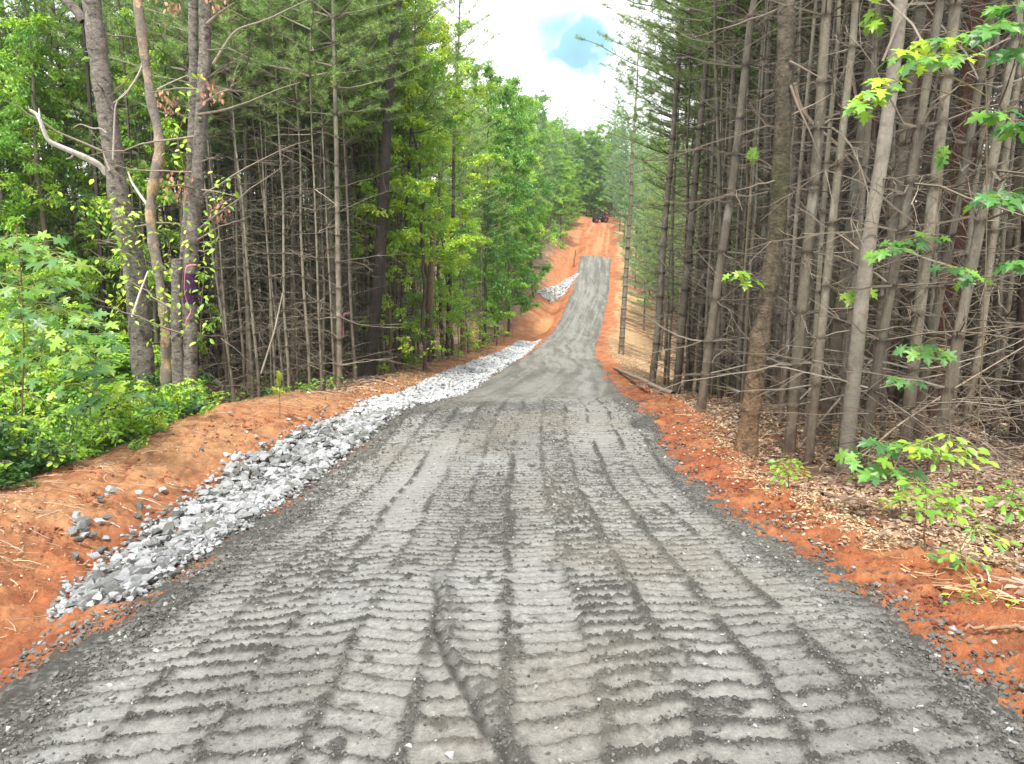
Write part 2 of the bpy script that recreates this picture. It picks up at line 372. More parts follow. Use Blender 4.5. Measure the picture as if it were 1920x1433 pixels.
def build_road():
    ys = np.geomspace(.7, 96, 1700); ss = np.linspace(-2.25, 2.25, 600)
    S, Y = np.meshgrid(ss, ys); L = lanes(S, Y); X = L['X']
    z, near, far, crumb, crumb2, rut, rutl, streak, swirl, loose = road_z(S, Y, L)
    # ragged margins that dip under the soil
    en = (fbm(X * 2.2, Y * 2.2, 86, 4, .6) - .5) * .46 + (crumb2 - .5) * .14
    m = np.minimum(RHW + en + .04 - np.abs(S), (93.5 - Y - (fbm(X * .8, Y * .3, 87, 3) - .5) * 4) * .12)
    z = z - .055 * (1 - sm(-.06, .14, m))
    # colours: dry compacted fines, dark damp loose stone
    PAD = np.array([.26, .254, .238]); LOOSE = np.array([.056, .055, .049]); PALE = np.array([.275, .28, .28]); BRN = np.array([.185, .165, .135])
    C = mixc(PAD, LOOSE, np.clip(loose * (.5 + .9 * sm(.3, .62, crumb)), 0, .97)); ck = np.abs(fbm(X * 6, Y * 9, 131, 4, .65) - .5); C = mixc(C, LOOSE, (1 - sm(.0, .012, ck)) * sm(.45, .6, fbm(X * 1.5, Y * 1.5, 132, 2)) * .7 * near)
    C = mixc(C, BRN, sm(.5, .75, fbm(X * .9, Y * .6, 88, 3)) * .45)
    C = mixc(C, PALE, (sm(.6, .76, fbm(X * 1.2 + 5, Y * .55, 89, 3)) * .6 + .35 * np.clip(L['smoothp'], 0, 1)) * (1 - np.clip(loose, 0, 1)))
    fc = mixc(np.array([.225, .218, .2]), np.array([.115, .112, .10]), sm(.34, .66, streak * .45 + swirl * .35 + fbm(X * 9, Y * 3, 98, 3) * .2))
    fc = mixc(fc, LOOSE * 1.15, L['edge'] * .45)
    band = np.exp(-((Y - 12.8) / .8) ** 2) * sm(.45, .6, fbm(S * 1.4, Y * .3, 90, 3)) * sm(1.3, .9, np.abs(S))
    band2 = np.exp(-((S - 1.05 + (fbm(Y * .5, Y * 0, 99, 2) - .5) * .6) / .16) ** 2) * sm(9, 11, Y) * (1 - sm(22, 30, Y)) * .7
    fc = mixc(fc, PALE * 1.1, np.clip(band + band2, 0, 1) * .8)
    C = mixc(C, fc, far * (1 - .5 * np.clip(L['loose'], 0, 1) * (1 - sm(16, 24, Y))))
    C = mixc(C, LOOSE * .7, rut * .8); C = mixc(C, LOOSE, rutl * sm(.4, .55, crumb) * .8)
    C = C * (.72 + .56 * crumb)[..., None]
    C = mixc(C, CLAY * .75, (1 - sm(0, .14, m)) * .3)
    o = lay('road', X, Y, z, C, M['road'], keep=(m > -.12)); tag(o, kind='structure')
build_road()

# ------------------------------------------------------------------ loose stone
def hull_rock(seed, flat=.75):
    import bmesh
    r = np.random.default_rng(seed)
    v = norm(r.normal(size=(15, 3))) * (0.8 + .3 * r.random((15, 1))) * np.array([1, .72 + .2 * r.random(), flat * (.6 + .4 * r.random())]) * .5
    bm = bmesh.new()
    for p in v: bm.verts.new(p)
    bmesh.ops.convex_hull(bm, input=bm.verts[:])
    for q in [q for q in bm.verts if not q.link_faces]: bm.verts.remove(q)
    bmesh.ops.triangulate(bm, faces=bm.faces[:])
    bm.verts.index_update()
    V = np.array([q.co[:] for q in bm.verts]); T = np.array([[w.index for w in f.verts] for f in bm.faces]); bm.free()
    T2 = np.arange(T.size).reshape(-1, 3); V2 = V[T.ravel()]
    return (V2, T2, None), (V, T, None)
ROCKS = [hull_rock(100 + i) for i in range(12)]
def rot_rand(n, tilt=.5):
    up = norm(np.stack([rng.normal(0, tilt, n), rng.normal(0, tilt, n), np.ones(n)], 1))
    d = rdir(n, .2); return frames(d, up)
PALE_R = np.array([.38, .39, .40]); GREY_R = np.array([.25, .255, .25]); DARK_R = np.array([.14, .143, .133])
def rock_col(n, pale):
    t = rng.random(n); C = np.where((t < pale)[:, None], PALE_R, np.where((t < pale + (1 - pale) * .6)[:, None], GREY_R, DARK_R))
    return C * (.8 + .4 * rng.random((n, 1))) * (1 + rng.normal(0, .02, (n, 3)))
rocks = []
def make_rocks():
    P = []
    # density: two layers, so that the band reads as a heap
    y = 3.0
    while y < 53:
        i, o = rock_band(np.array([y])); wdt = float(i[0] - o[0])
        size = .07 + .032 * min(y / 10, 1)
        n = int(max(0, wdt) / size * 2.2) + (1 if random.random() < .5 else 0)
        for _ in range(n if wdt > .2 else 0):
            a = random.random(); s = float(o[0]) + wdt * a
            d = size * random.choice([.6, .8, .9, 1.0, 1.1, 1.35])
            P.append((s, y + random.uniform(-.06, .06), d, a))
        y += size * (.62 if y < 20 else .85)
    # strays
    for _ in range(48):
        y = random.uniform(4.6, 14); i, o = rock_band(np.array([y])); P.append((float(o[0]) - abs(random.gauss(0, .35)), y, random.uniform(.04, .09), 0))
    for _ in range(13): P.append((-2.92 + random.gauss(0, .12), 5.05 + random.gauss(0, .16), random.uniform(.06, .10), 0))
    return P
RP = make_rocks()
RP.sort(key=lambda p: p[1])
n_ind = 290
ind = RP[:n_ind]; rest = RP[n_ind:]
protos = []
def drop(s, y, d, lift): x = s + float(xc(y)); return (x, y, H1(x, y) + d * .22 + lift)
rock_me = []
for k in range(12):
    for tone in (PALE_R, GREY_R, DARK_R):
        g = G(); g.add(ROCKS[k][0][0], ROCKS[k][0][1], None, tone * random.uniform(.85, 1.15)); me = g.mesh('rock'); me.materials.append(M['rock']); rock_me.append(me)
tone_words = [('pale', 'pale grey'), ('mid grey', 'mid grey'), ('dark', 'dark grey')]
for j, (s, y, d, a) in enumerate(ind):
    pale = .66 if a > .45 else .4
    t = random.random(); ti = 0 if t < pale else (1 if t < pale + (1 - pale) * .6 else 2)
    k = random.randrange(12)
    o = bpy.data.objects.new('rock', rock_me[k * 3 + ti]); COL.objects.link(o)
    o.location = drop(s, y, d, random.choice([-.01, .01, .035]) if 0 < a < 1 else -.01)
    o.rotation_euler = (random.gauss(0, .5), random.gauss(0, .5), random.uniform(0, 6.28)); o.scale = [d * 1.15 * random.uniform(.85, 1.2) for _ in range(3)]
    if a == 0:
        tag(o, 'loose angular %s rock strayed onto the red clay beside the ditch' % tone_words[ti][1], 'rock', 'stray %s rocks on the clay' % tone_words[ti][0])
    else:
        zone = 'near tapering end' if y < 4.3 else ('broad middle' if y < 6.5 else 'upper stretch')
        tag(o, 'angular %s rock piled in the %s of the roadside ditch' % (tone_words[ti][1], zone), 'rock', '%s ditch rocks in the %s' % (tone_words[ti][0], zone))
def stuff_rocks(name, P, pale, pfn=None):
    g = G(); P = np.array(P); n = len(P)
    X = P[:, 0] + xc(P[:, 1]); Z = H(X, P[:, 1]) + P[:, 2] * .22 + rng.choice([-.01, .01, .03, .05], n)
    R = rot_rand(n, .5); k = rng.integers(0, 12, n)
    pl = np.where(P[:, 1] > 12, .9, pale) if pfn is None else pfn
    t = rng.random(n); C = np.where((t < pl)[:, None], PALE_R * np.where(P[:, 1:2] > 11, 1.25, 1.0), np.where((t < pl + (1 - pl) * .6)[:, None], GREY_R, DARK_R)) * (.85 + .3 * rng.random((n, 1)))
    for i in range(12):
        m = k == i
        place(g, ROCKS[i][0], np.stack([X, P[:, 1], Z], 1)[m], R[m], (P[:, 2:3] * 1.2 * (.85 + .3 * rng.random((n, 3))))[m], C[m])
    return tag(g.build(name, M['rock']), kind='stuff')
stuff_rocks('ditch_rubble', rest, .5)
PS = []
for _ in range(6500):
    y = 3.6 * math.exp(random.random() * math.log(6.5)); i, o = rock_band(np.array([y]))
    if i[0] - o[0] > .1: PS.append((random.uniform(float(o[0]) - .12, float(i[0]) + .1), y, random.uniform(.02, .055), .5))
stuff_rocks('ditch_chippings', PS, .5)
# the second stone apron far down the road
PP = []
for _ in range(1500):
    y = random.uniform(72, 84); c = -2.2 - (84 - y) * .17
    PP.append((c + random.uniform(-.8, .75), y, random.uniform(.12, .22), .5))
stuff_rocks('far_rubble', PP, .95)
# red-brown clod among the ditch rocks
def lump(name, px, py, size, col, mat, label, cat, flat=.6):
    p = gnd(px, py); g = G(); g.add(ROCKS[3][0][0] * np.array([1, .8, flat * 1.2]), ROCKS[3][0][1], None, col); o = g.build(name, mat)
    o.location = (p[0], p[1], p[2] + size * .35); o.scale = (size,) * 3; o.rotation_euler = (.2, -.15, .5); return tag(o, label, cat)
lump('clay_clod', 331, 1010, .17, (.16, .05, .025), M['rock'], 'rust red clay clod lying on the pale ditch rocks', 'clod')
# crumbs: small broken stone on the road margins and in the cleat marks
OCT = (np.array([[.5, 0, .05], [-.45, .1, 0], [.05, .42, -.04], [0, -.4, .06], [.08, .05, .36], [-.05, 0, -.34]]),
       np.array([[0, 2, 4], [2, 1, 4], [1, 3, 4], [3, 0, 4], [2, 0, 5], [1, 2, 5], [3, 1, 5], [0, 3, 5]]), None)
def crumbs():
    g = G()
    def lay_crumbs(n, s, y, d, keepf, tm, bright):
        L = lanes(s, y); k = keepf(L); s, y, d = s[k], y[k], d[k]; L = {a: b[k] for a, b in L.items()}; n = len(s)
        on = np.abs(s) < RHW - .12
        z = np.where(on, road_z(s, y, L)[0], H(L['X'], y) + .012) + d * .12
        C = np.where((rng.random(n) < bright)[:, None], np.array([.27, .27, .26]), np.array([.10, .098, .09])) * (.65 + .7 * rng.random((n, 1)))
        place(g, tm, np.stack([L['X'], y, z], 1), rot_rand(n, .7), d[:, None] * 1.6 * (.7 + .6 * rng.random((n, 3))), C)
    n = 230000; y = 1.25 * np.exp(rng.random(n) * math.log(11 / 1.25)); s = rng.uniform(-1.75, 1.75, n)
    lay_crumbs(n, s, y, (.003 + .010 * rng.random(n) ** 3) * np.clip(.75 + y / 10, .8, 1.6), lambda L: rng.random(len(L['X'])) < np.clip(L['loose'], 0, 1) ** 2 * .8 + .006, OCT, .035)
    n = 15000; y = 1.2 * np.exp(rng.random(n) * math.log(14 / 1.2)); sd = np.where(rng.random(n) < .6, -1, 1)
    s = sd * (1.72 + rng.normal(0, .17, n))
    lay_crumbs(n, s, y, (.006 + .016 * rng.random(n) ** 2.2) * np.clip(.8 + y / 14, .8, 1.6), lambda L: np.ones(len(L['X']), bool), ROCKS[2][1], .05)
    n = 500; y = 1.3 * np.exp(rng.random(n) * math.log(10 / 1.3)); s = rng.uniform(-1.6, 1.6, n)
    lay_crumbs(n, s, y, .008 + .014 * rng.random(n) ** 2, lambda L: np.ones(len(L['X']), bool), ROCKS[4][1], .35)
    tag(g.build('loose_gravel', M['crumb']), kind='stuff')
crumbs()
g = G()                                               # stones of fist size strayed along the margins
n = 380; y = 1.4 * np.exp(rng.random(n) * math.log(9)); sd = np.where(rng.random(n) < .6, -1, 1)
s = sd * (1.95 + np.abs(rng.normal(0, .16, n))); x = s + xc(y); d = rng.uniform(.014, .038, n); z = H(x, y) + .008
C = np.where((rng.random(n) < .2)[:, None], PALE_R * .8, DARK_R * 1.2) * (.8 + .4 * rng.random((n, 1)))
place(g, ROCKS[5][0], np.stack([x, y, z], 1), rot_rand(n, .4), d[:, None] * 1.3 * np.ones((1, 3)), C)
tag(g.build('margin_pebbles', M['rock']), kind='stuff')

# ------------------------------------------------------------------ litter: dry leaves, wood chips, straw, twigs
def litter():
    g = G()
    def spread_(n, smin, smax, y0, y1, mode):
        y = y0 * np.exp(rng.random(n) * math.log(y1 / y0)); s = rng.uniform(smin, smax, n); x = s + xc(y)
        keep = fbm(x * 1.3, y * 1.3, 201, 3) > mode; return x[keep], y[keep]
    def lay_(x, y, size, cols, tm, tilt=.35, lift=.012):
        n = len(x); up = norm(np.stack([rng.normal(0, tilt, n), rng.normal(0, tilt, n), np.ones(n)], 1))
        C = np.array(cols)[rng.integers(0, len(cols), n)] * (.7 + .6 * rng.random((n, 1)))
        place(g, tm, np.stack([x, y, H(x, y) + lift + rng.random(n) * .02], 1), frames(rdir(n, .1), up), size * (.6 + .8 * rng.random(n)), C)
    browns = [(.25, .155, .10), (.31, .22, .145), (.18, .105, .07), (.35, .27, .195), (.12, .07, .045)]
    tans = [(.42, .30, .165), (.47, .36, .22), (.33, .20, .105), (.52, .44, .31)]
    x, y = spread_(42000, 2.6, 9, 2.0, 16, .34); lay_(x, y, .06, browns, OVAL, .6)
    x, y = spread_(52000, 2.3, 6.5, 1.8, 10, .43); lay_(x, y, .028, tans, LEAF, .6)
    x, y = spread_(20000, 2.5, 8, 9, 60, .3); lay_(x, y, .07, tans, LEAF, .4)
    x, y = spread_(3500, 2.0, 2.9, 1.8, 14, .5); lay_(x, y, .04, tans + browns, LEAF, .4)
    x, y = spread_(26000, -16, -4.2, 15, 50, .3); lay_(x, y, .1, browns, OVAL, .5)
    x, y = spread_(6000, -4.2, -3.0, 13, 45, .45); lay_(x, y, .06, browns + tans, LEAF, .5)
    x, y = spread_(5000, -4.8, -2.7, 3, 16, .42); lay_(x, y, .022, tans + browns, LEAF, .5)
    tag(g.build('leaf_litter', M['litter']), kind='stuff')
    g2 = G()
    def twigs(n, smin, smax, y0, y1, L, r, cols):
        y = y0 * np.exp(rng.random(n) * math.log(y1 / y0)); s = rng.uniform(smin, smax, n); x = s + xc(y)
        a = rng.random(n) * 6.28; l = L * (.3 + rng.random(n)); k = np.linspace(-.5, .5, 5)
        bend = rng.normal(0, .12, n)
        px = x[:, None] + (np.cos(a) * l)[:, None] * k + (np.sin(a) * l * bend)[:, None] * (k * k * 4)
        py = y[:, None] + (np.sin(a) * l)[:, None] * k - (np.cos(a) * l * bend)[:, None] * (k * k * 4)
        pz = H(px, py) + r * .8 + .012
        C = np.array(cols)[rng.integers(0, len(cols), n)] * (.7 + .5 * rng.random((n, 1)))
        tubes(g2, np.stack([px, py, pz], -1), (r * (.5 + rng.random(n)))[:, None] * np.linspace(1, .5, 5)[None], C, 3)
    tc = [(.42, .30, .20), (.26, .18, .12), (.55, .42, .28), (.34, .3, .26)]
    twigs(700, 2.4, 7, 2, 14, .5, .006, tc); twigs(1300, -4.8, -2.4, 2.6, 15, .22, .0025, tc); twigs(900, 2.4, 9, 10, 50, .7, .008, tc)
    twigs(1500, -14, -3.8, 14, 45, .9, .010, tc); twigs(2600, 2.2, 6, 1.8, 8, .14, .0025, [(.62, .46, .26), (.5, .3, .15)])
    tag(g2.build('fallen_twig_litter', M['twig']), kind='stuff')
litter()
g = G(); n = 9000; y = 1.8 * np.exp(rng.random(n) * math.log(18 / 1.8)); sd = rng.random(n) < .5
s = np.where(sd, 1.9 + np.abs(rng.normal(0, .45, n)), -3.0 - np.abs(rng.normal(0, .7, n))); x = s + xc(y); k = fbm(x * 2, y * 2, 211, 3) > .48; x, y = x[k], y[k]; n = len(x)
d = .008 + .035 * rng.random(n) ** 3; place(g, ROCKS[6][1], np.stack([x, y, H(x, y) + d * .1], 1), rot_rand(n, .6), d[:, None] * 1.3 * np.ones((1, 3)), CLAYD * (.9 + .8 * rng.random((n, 1))))
tag(g.build('clay_crumbs', M['ground']), kind='stuff')

# ------------------------------------------------------------------ pines
TRUNK_C = np.array([.172, .155, .118]); COLLAR = np.array([.045, .034, .026])
def pine(seed, height, r0, dead_to, deadlen=1.0, ndl=1.0, first=.9, ncol=(.24, .36, .10), nw=.0085, nlen=1.0):
    r = np.random.default_rng(seed); root = empty('pine_tree' if r0 > .042 or seed < 60 else 'young_pine', (0, 0, 0))
    nz = int(height / .14); z = np.linspace(-.25, height, nz)
    sway = np.stack([np.interp(z, np.linspace(-.3, height, 9), r.normal(0, .028, 9) * np.linspace(.3, 1.6, 9)) for _ in range(2)], 1)
    path = np.concatenate([sway, z[:, None]], 1)
    rad = r0 * np.clip(1 - np.clip(z, 0, 99) / height, .03, 1) ** .75 * (1 + .35 * np.exp(-np.clip(z + .25, 0, 9) / .22))
    wh = [first * r.uniform(.5, 1)]
    while wh[-1] < height - .5: wh.append(wh[-1] + r.uniform(.42, .66))
    wh = np.array(wh)
    # trunk with collars
    zz = np.sort(np.concatenate([z] + [wh + d for d in (-.05, -.025, 0, .025, .05)]))
    rr = np.interp(zz, z, rad); dw = np.abs(zz[:, None] - wh[None]).min(1)
    rr = rr * (1 + .2 * np.exp(-(dw / .028) ** 2)) * (1 + r.normal(0, .02, len(zz)))
    pp = np.stack([np.interp(zz, z, path[:, 0]), np.interp(zz, z, path[:, 1]), zz], 1)
    ring = np.exp(-(dw / .03) ** 2)
    CC = TRUNK_C[None] * (.88 + .24 * vnoise(zz * 2.2, zz * 0, seed))[:, None]
    CC = mixc(CC, COLLAR, ring * .85); CC = mixc(CC, np.array([.20, .115, .07]), np.exp(-np.clip(zz, 0, 9) / .28) * .7)
    CC = mixc(CC, np.array([.12, .085, .062]), np.exp(-np.clip(zz, 0, 9) / 1.2) * .6)
    g = G(); tubes(g, pp[None], rr[None], CC[None], 9); g.build('trunk', M['pine'], root, True)
    # dead whorl branches
    g = G(); B = []; BR = []; TW = []; TR = []
    for w in wh:
        c = np.array([np.interp(w, z, path[:, 0]), np.interp(w, z, path[:, 1]), w])
        live = w > dead_to
        nb = r.integers(3, 6)
        a0 = r.random() * 6.28
        for b in range(nb):
            a = a0 + b * 6.28 / nb + r.normal(0, .25); t = np.linspace(0, 1, 7)
            if live:
                f = min(.98, (w - dead_to) / (height - dead_to)); L = r.uniform(.8, 1.1) * (2.1 * (1 - f) ** .8 + .3) * (min(1, f * 5 + .45)); up = .15 + .6 * f
            else:
                L = deadlen * (r.uniform(.12, .4) if r.random() < .4 else r.uniform(.6, 1.6)); up = r.uniform(-.15, .5)
            cu = r.normal(-.1, .25) if not live else .15
            ra = t * L; dz = up * ra + cu * ra * ra * .5; da = a + r.normal(0, .25) * t
            kx = np.cumsum(r.normal(0, .02, 7)) * L; kz = np.cumsum(r.normal(0, .02, 7)) * L; kx[0] = kz[0] = 0
            p = np.stack([c[0] + np.cos(da) * ra - np.sin(da) * kx, c[1] + np.sin(da) * ra + np.cos(da) * kx, c[2] + dz + kz], 1)
            B.append(p); br = (.0045 + .0052 * L) * (1.3 if live else 1)
            BR.append(np.linspace(br, br * .28, 7))
            if not live and L > .5:
                for q in range(r.integers(2, 6)):
                    i = r.integers(2, 6); d = norm(p[i] - p[i - 1] + r.normal(0, .6, 3) * L / 7); l = r.uniform(.15, .5)
                    tt = np.linspace(0, 1, 4)[:, None]; TW.append(p[i] + d * l * tt + r.normal(0, .02, (4, 3)) * tt); TR.append(np.linspace(.0038, .0014, 4))
            if live:
                B[-1] = p
    B = np.array(B); liveb = B[:, 0, 2] > dead_to
    tone = np.where(r.random(len(B))[:, None] < .35, np.array([.27, .24, .19]), np.array([.13, .108, .08]))
    # bark branches darken towards the trunk where they are older wood
    tubes(g, B, np.array(BR), tone, 3)
    if TW: tubes(g, np.array(TW), np.array(TR), np.array([.24, .20, .16]), 3)
    cz = np.linspace(.5, height - .1, 24); tubes(g, np.stack([np.interp(cz, z, path[:, 0]), np.interp(cz, z, path[:, 1]), cz], 1)[None], np.interp(cz, z, rad)[None] * .45, TRUNK_C, 3)
    g.build('branches', M['twig'], root)
    # needles in tufts along side shoots
    g = G(); LB = B[liveb]
    tufts = []; tdir = []
    for p in LB:
        L = np.linalg.norm(p[-1] - p[0]); ns = max(3, int(L / .11 * ndl))
        for q in range(ns):
            u = 1 - r.random() ** 1.3 * .82; i = min(5, int(u * 6)); f = u * 6 - i
            b = p[i] * (1 - f) + p[i + 1] * f; ax = norm(p[i + 1] - p[i])
            side = norm(np.cross(ax, [0, 0, 1])) * r.choice([-1, 1])
            d = norm(ax * .7 + side * r.uniform(.2, 1) + np.array([0, 0, r.uniform(-.1, .5)]))
            l = r.uniform(.05, .38) * min(1, L) * (1.2 - u * .5)
            for h in np.linspace(.35, 1, 2 if l < .18 else 3): tufts.append(b + d * l * h); tdir.append(d)
    tufts = np.array(tufts); tdir = np.array(tdir); m = 17
    P = np.repeat(tufts, m, 0); D = norm(np.repeat(tdir, m, 0) * .55 + rdir(len(P)) * .8 + np.array([0, 0, .1]))
    C = np.array(ncol) * (.75 + .6 * np.repeat(r.random((len(tufts), 1)), m, 0)) * (1 + r.normal(0, .06, (len(P), 3)))
    place(g, NEEDLE, P, frames(D, rdir(len(P))), np.stack([r.uniform(.08, .14, len(P)) * nlen, np.full(len(P), nw), np.ones(len(P))], 1), C)
    g.build('crown', M['needle'], root)
    return root
def hide_source(o): pass
PINES = [pine(11, 15.5, .075, 7.8, ndl=.8), pine(12, 14, .062, 7.2, 1.1, ndl=.8), pine(13, 16.5, .092, 8.4, ndl=.8), pine(14, 12, .045, 6.4, .8, .8), pine(15, 15, .07, 6.0, 1.2, .85),
         pine(16, 13, .055, 7.0, 1.25, .8), pine(17, 17, .12, 8.2, .9, .8), pine(18, 15, .08, 2.4, .9, 1.3, ncol=(.21, .36, .17), nw=.016, nlen=1.3), pine(19, 13.5, .07, 1.8, .9, 1.3, ncol=(.24, .37, .16), nw=.016, nlen=1.3)]
POLES = [pine(61, 11, .034, 7.5, .55, .6), pine(62, 10, .028, 7.0, .7, .6), pine(63, 12, .04, 8.0, .6, .6)]
PR = [.075, .062, .092, .045, .07, .055, .12, 9, 9]
used = set()
def put_tree(protos, k, P, direc, sxy, label, cat, group, sz=1.0, spin=None):
    src = protos[k]; key = (id(protos), k)
    o = src if key not in used else copy_thing(src)
    used.add(key)
    q = Vector((0, 0, 1)).rotation_difference(Vector(tuple(direc))) @ Quaternion((0, 0, 1), random.uniform(0, 6.28) if spin is None else spin)
    o.rotation_mode = 'QUATERNION'; o.rotation_quaternion = q
    o.location = tuple(P); o.scale = (sxy, sxy, sz)
    for kk in ('group',):
        if kk in o and not group: del o[kk]
    tag(o, label, cat, group); return o
PLACED = []
def hero_pine(bx, by, tx, wpx, label, ty=0, Y=None, k=None):
    P = gnd(bx, by) if Y is None else at(bx, by, Y)
    if Y is not None: P[2] = H1(P[0], P[1])
    T = at(tx, ty, P[1]); d = (T - P) / np.linalg.norm(T - P)
    depth = P[1] * cp + (1.6 - P[2]) * sp
    r = wpx * .86 / F0 * depth / 2
    kk = int(np.argmin([abs(math.log(q / r)) for q in PR])) if k is None else k
    o = put_tree(PINES, kk, P, d, min(1.35, max(.6, r / PR[kk])), label, 'pine tree', None)
    PLACED.append((P[0], P[1])); return o
for a in [
    (1165, 665, 1201, 13, 'slim dark pine standing alone on the straw slope below the far road bend'),
    (1222, 728, 1284, 15, 'straight pale grey pine at the front of the stand where the fallen pole lies'),
    (1267, 742, 1335, 17, 'straight brown pine just behind the fallen pole on the straw shoulder'),
    (1312, 776, 1420, 20, 'dark ringed pine leaning over the straw shoulder between fallen pole and mossy hardwood'),
    (1478, 852, 1558, 25, 'stout olive grey pine directly behind the big mossy hardwood'),
    (1516, 870, 1592, 19, 'slimmer ringed pine between the stout olive pine and the pale smooth trunk'),
    (1611, 886, 1766, 22, 'leaning ringed pine with its foot touching the pale smooth trunk'),
    (1693, 866, 1796, 26, 'tall smooth pine rising behind the lobed-leaf seedling, one of a crossing pair'),
    (1706, 852, 1868, 20, 'leaning partner of the crossing pair of pines behind the seedling'),
    (1746, 893, 1925, 23, 'front pine leaning hard outward over the leafy seedlings'),
    (1803, 834, 1935, 16, 'thin leaning pine behind the yellow-green azalea shrub'),
]:
    hero_pine(a[0], a[1], a[2], a[3], a[4])
for a in [
    (637, 724, 626, 13, 'pale straight pine at the edge of the clay left of the forked dark trunk', 18),
    (740, 682, 765, 9, 'first of two thin pines growing close together beside the clay bank', 24), (748, 684, 783, 9, 'second of two thin pines growing close together beside the clay bank', 24.4),
    (465, 716, 455, 11, 'slim pine standing between the twin-stem cherry and the pale straight pine', 20), (425, 690, 398, 12, 'slim grey pine close behind the twin-stem cherry', 21),
    (548, 706, 545, 10, 'thin straight pine in the clearing behind the small green sprig', 21), (600, 701, 596, 12, 'dark thin pine left of the pale straight pine', 22),
    (838, 655, 862, 11, 'reddish pine wearing two pink ribbon bands at the bank edge', 33)]:
    hero_pine(a[0], a[1], a[2], a[3], a[4], Y=a[5])

# broadleaf trees
def broadleaf(name, seed, height, r0, leaf, nleaf, start, spread, cols, tmpl=LEAF, nl=26, bark='pale'):
    r = np.random.default_rng(seed); root = empty(name, (0, 0, 0))
    nz = 30; t = np.linspace(0, 1, nz); z = -.2 + t * height
    k = np.cumsum(r.normal(0, .05, (nz, 2)), 0) * height / 12
    path = np.concatenate([k, z[:, None]], 1); rad = r0 * (1 - t * .93) ** .8 * (1 + .4 * np.exp(-t * height / .3))
    g = G(); tubes(g, path[None], rad[None], np.array([.13, .11, .085]), 8); g.build('trunk', M[bark], root, True)
    B = []; BR = []; ends = []
    for i in range(nl):
        f = start + (1 - start) * (i + r.random()) / nl; zi = f * (nz - 1); i0 = min(nz - 2, int(zi)); b = path[i0] + (path[i0 + 1] - path[i0]) * (zi - i0)
        a = i * 2.4 + r.normal(0, .4); L = spread * r.uniform(.6, 1.15) * (1.15 - (f - start) / (1 - start) * .75) * (.55 if f < start + .1 else 1); tt = np.linspace(0, 1, 7)
        up = r.uniform(.1, .7); p = np.stack([b[0] + np.cos(a) * L * tt, b[1] + np.sin(a) * L * tt, b[2] + up * L * tt - .25 * L * tt ** 2], 1) + np.cumsum(r.normal(0, .03 * L, (7, 3)), 0) * tt[:, None]
        B.append(p); BR.append(np.linspace(r0 * .28, .004, 7) * (1.2 - f * .7))
        for _ in range(7):
            j = r.integers(2, 7) if r.random() < .8 else 6
            d = norm(r.normal(0, 1, 3) * np.array([1, 1, .6])); l = r.uniform(.2, .75) * spread / 2; q = p[min(j, 6)]; tt4 = np.linspace(0, 1, 7)[:, None]
            w = q + d * l * tt4 + np.array([0, 0, -.12]) * tt4 ** 2; B.append(w); BR.append(np.linspace(.007, .002, 7)); ends.append(w)
    g = G(); tubes(g, np.array(B), np.array(BR), np.array([.12, .10, .075]), 3); tubes(g, path[None, 3:], rad[None, 3:] * .45, np.array([.13, .11, .085]), 3); g.build('branches', M['twig'], root)
    E = np.array(ends); n = nleaf; e = r.integers(0, len(E), n); u = r.random(n) ** .7; i = np.minimum((u * 6).astype(int), 5)
    P = E[e, i] + (E[e, i + 1] - E[e, i]) * (u * 6 - i)[:, None] + r.normal(0, .08 * spread / 2, (n, 3)) * np.array([1, 1, .45])
    D = norm(norm(E[e, 6] - E[e, 0]) + rdir(n, .5) * 1.0 + np.array([0, 0, -.3])); U = norm(np.stack([r.normal(0, .45, n), r.normal(0, .45, n), np.ones(n)], 1))
    cl = r.random(len(E)); C = np.array(cols)[(cl[e] * len(cols)).astype(int)] * (.75 + .5 * r.random((n, 1)))
    g = G(); place(g, tmpl, P, frames(D, U), leaf * (.65 + .6 * r.random(n)), C); g.build('crown', M['leaf'], root)
    return root
GR = [(.26, .48, .045), (.20, .42, .05), (.32, .54, .045), (.16, .36, .055)]
GRL = [(.36, .56, .04), (.29, .50, .045), (.22, .44, .05), (.42, .58, .05)]
GRD = [(.07, .17, .045), (.09, .21, .05), (.12, .27, .05), (.055, .14, .045)]
BROADS = [broadleaf('broadleaf_tree', 31, 12, .10, .105, 15000, .12, 2.1, GR), broadleaf('broadleaf_tree', 32, 14, .12, .11, 17000, .18, 2.4, GR, nl=30), broadleaf('broadleaf_tree', 33, 10, .07, .10, 12000, .1, 1.7, GRL), broadleaf('broadleaf_tree', 34, 15, .12, .19, 21000, .12, 3.3, GR, nl=34), broadleaf('broadleaf_tree', 35, 13, .07, .12, 15000, .26, 2.3, GRL + GR[:1], OVAL, nl=26)]
SAPS = [broadleaf('broadleaf_sapling', 41, 3.6, .022, .085, 1700, .12, .95, GRL, OVAL, 12), broadleaf('broadleaf_sapling', 42, 2.8, .018, .08, 1300, .1, .9, GRL, OVAL, 10), broadleaf('broadleaf_sapling', 43, 4.6, .028, .09, 2200, .15, 1.1, GR, OVAL, 14)]
SHRUBS = [broadleaf('shrub', 51, 1.1, .010, .065, 900, .08, .62, GRL, OVAL, 9), broadleaf('shrub', 52, .85, .009, .06, 800, .08, .6, GR, OVAL, 9), broadleaf('shrub', 53, 1.35, .012, .07, 1100, .08, .7, GRD + GRL[:1], OVAL, 10)]

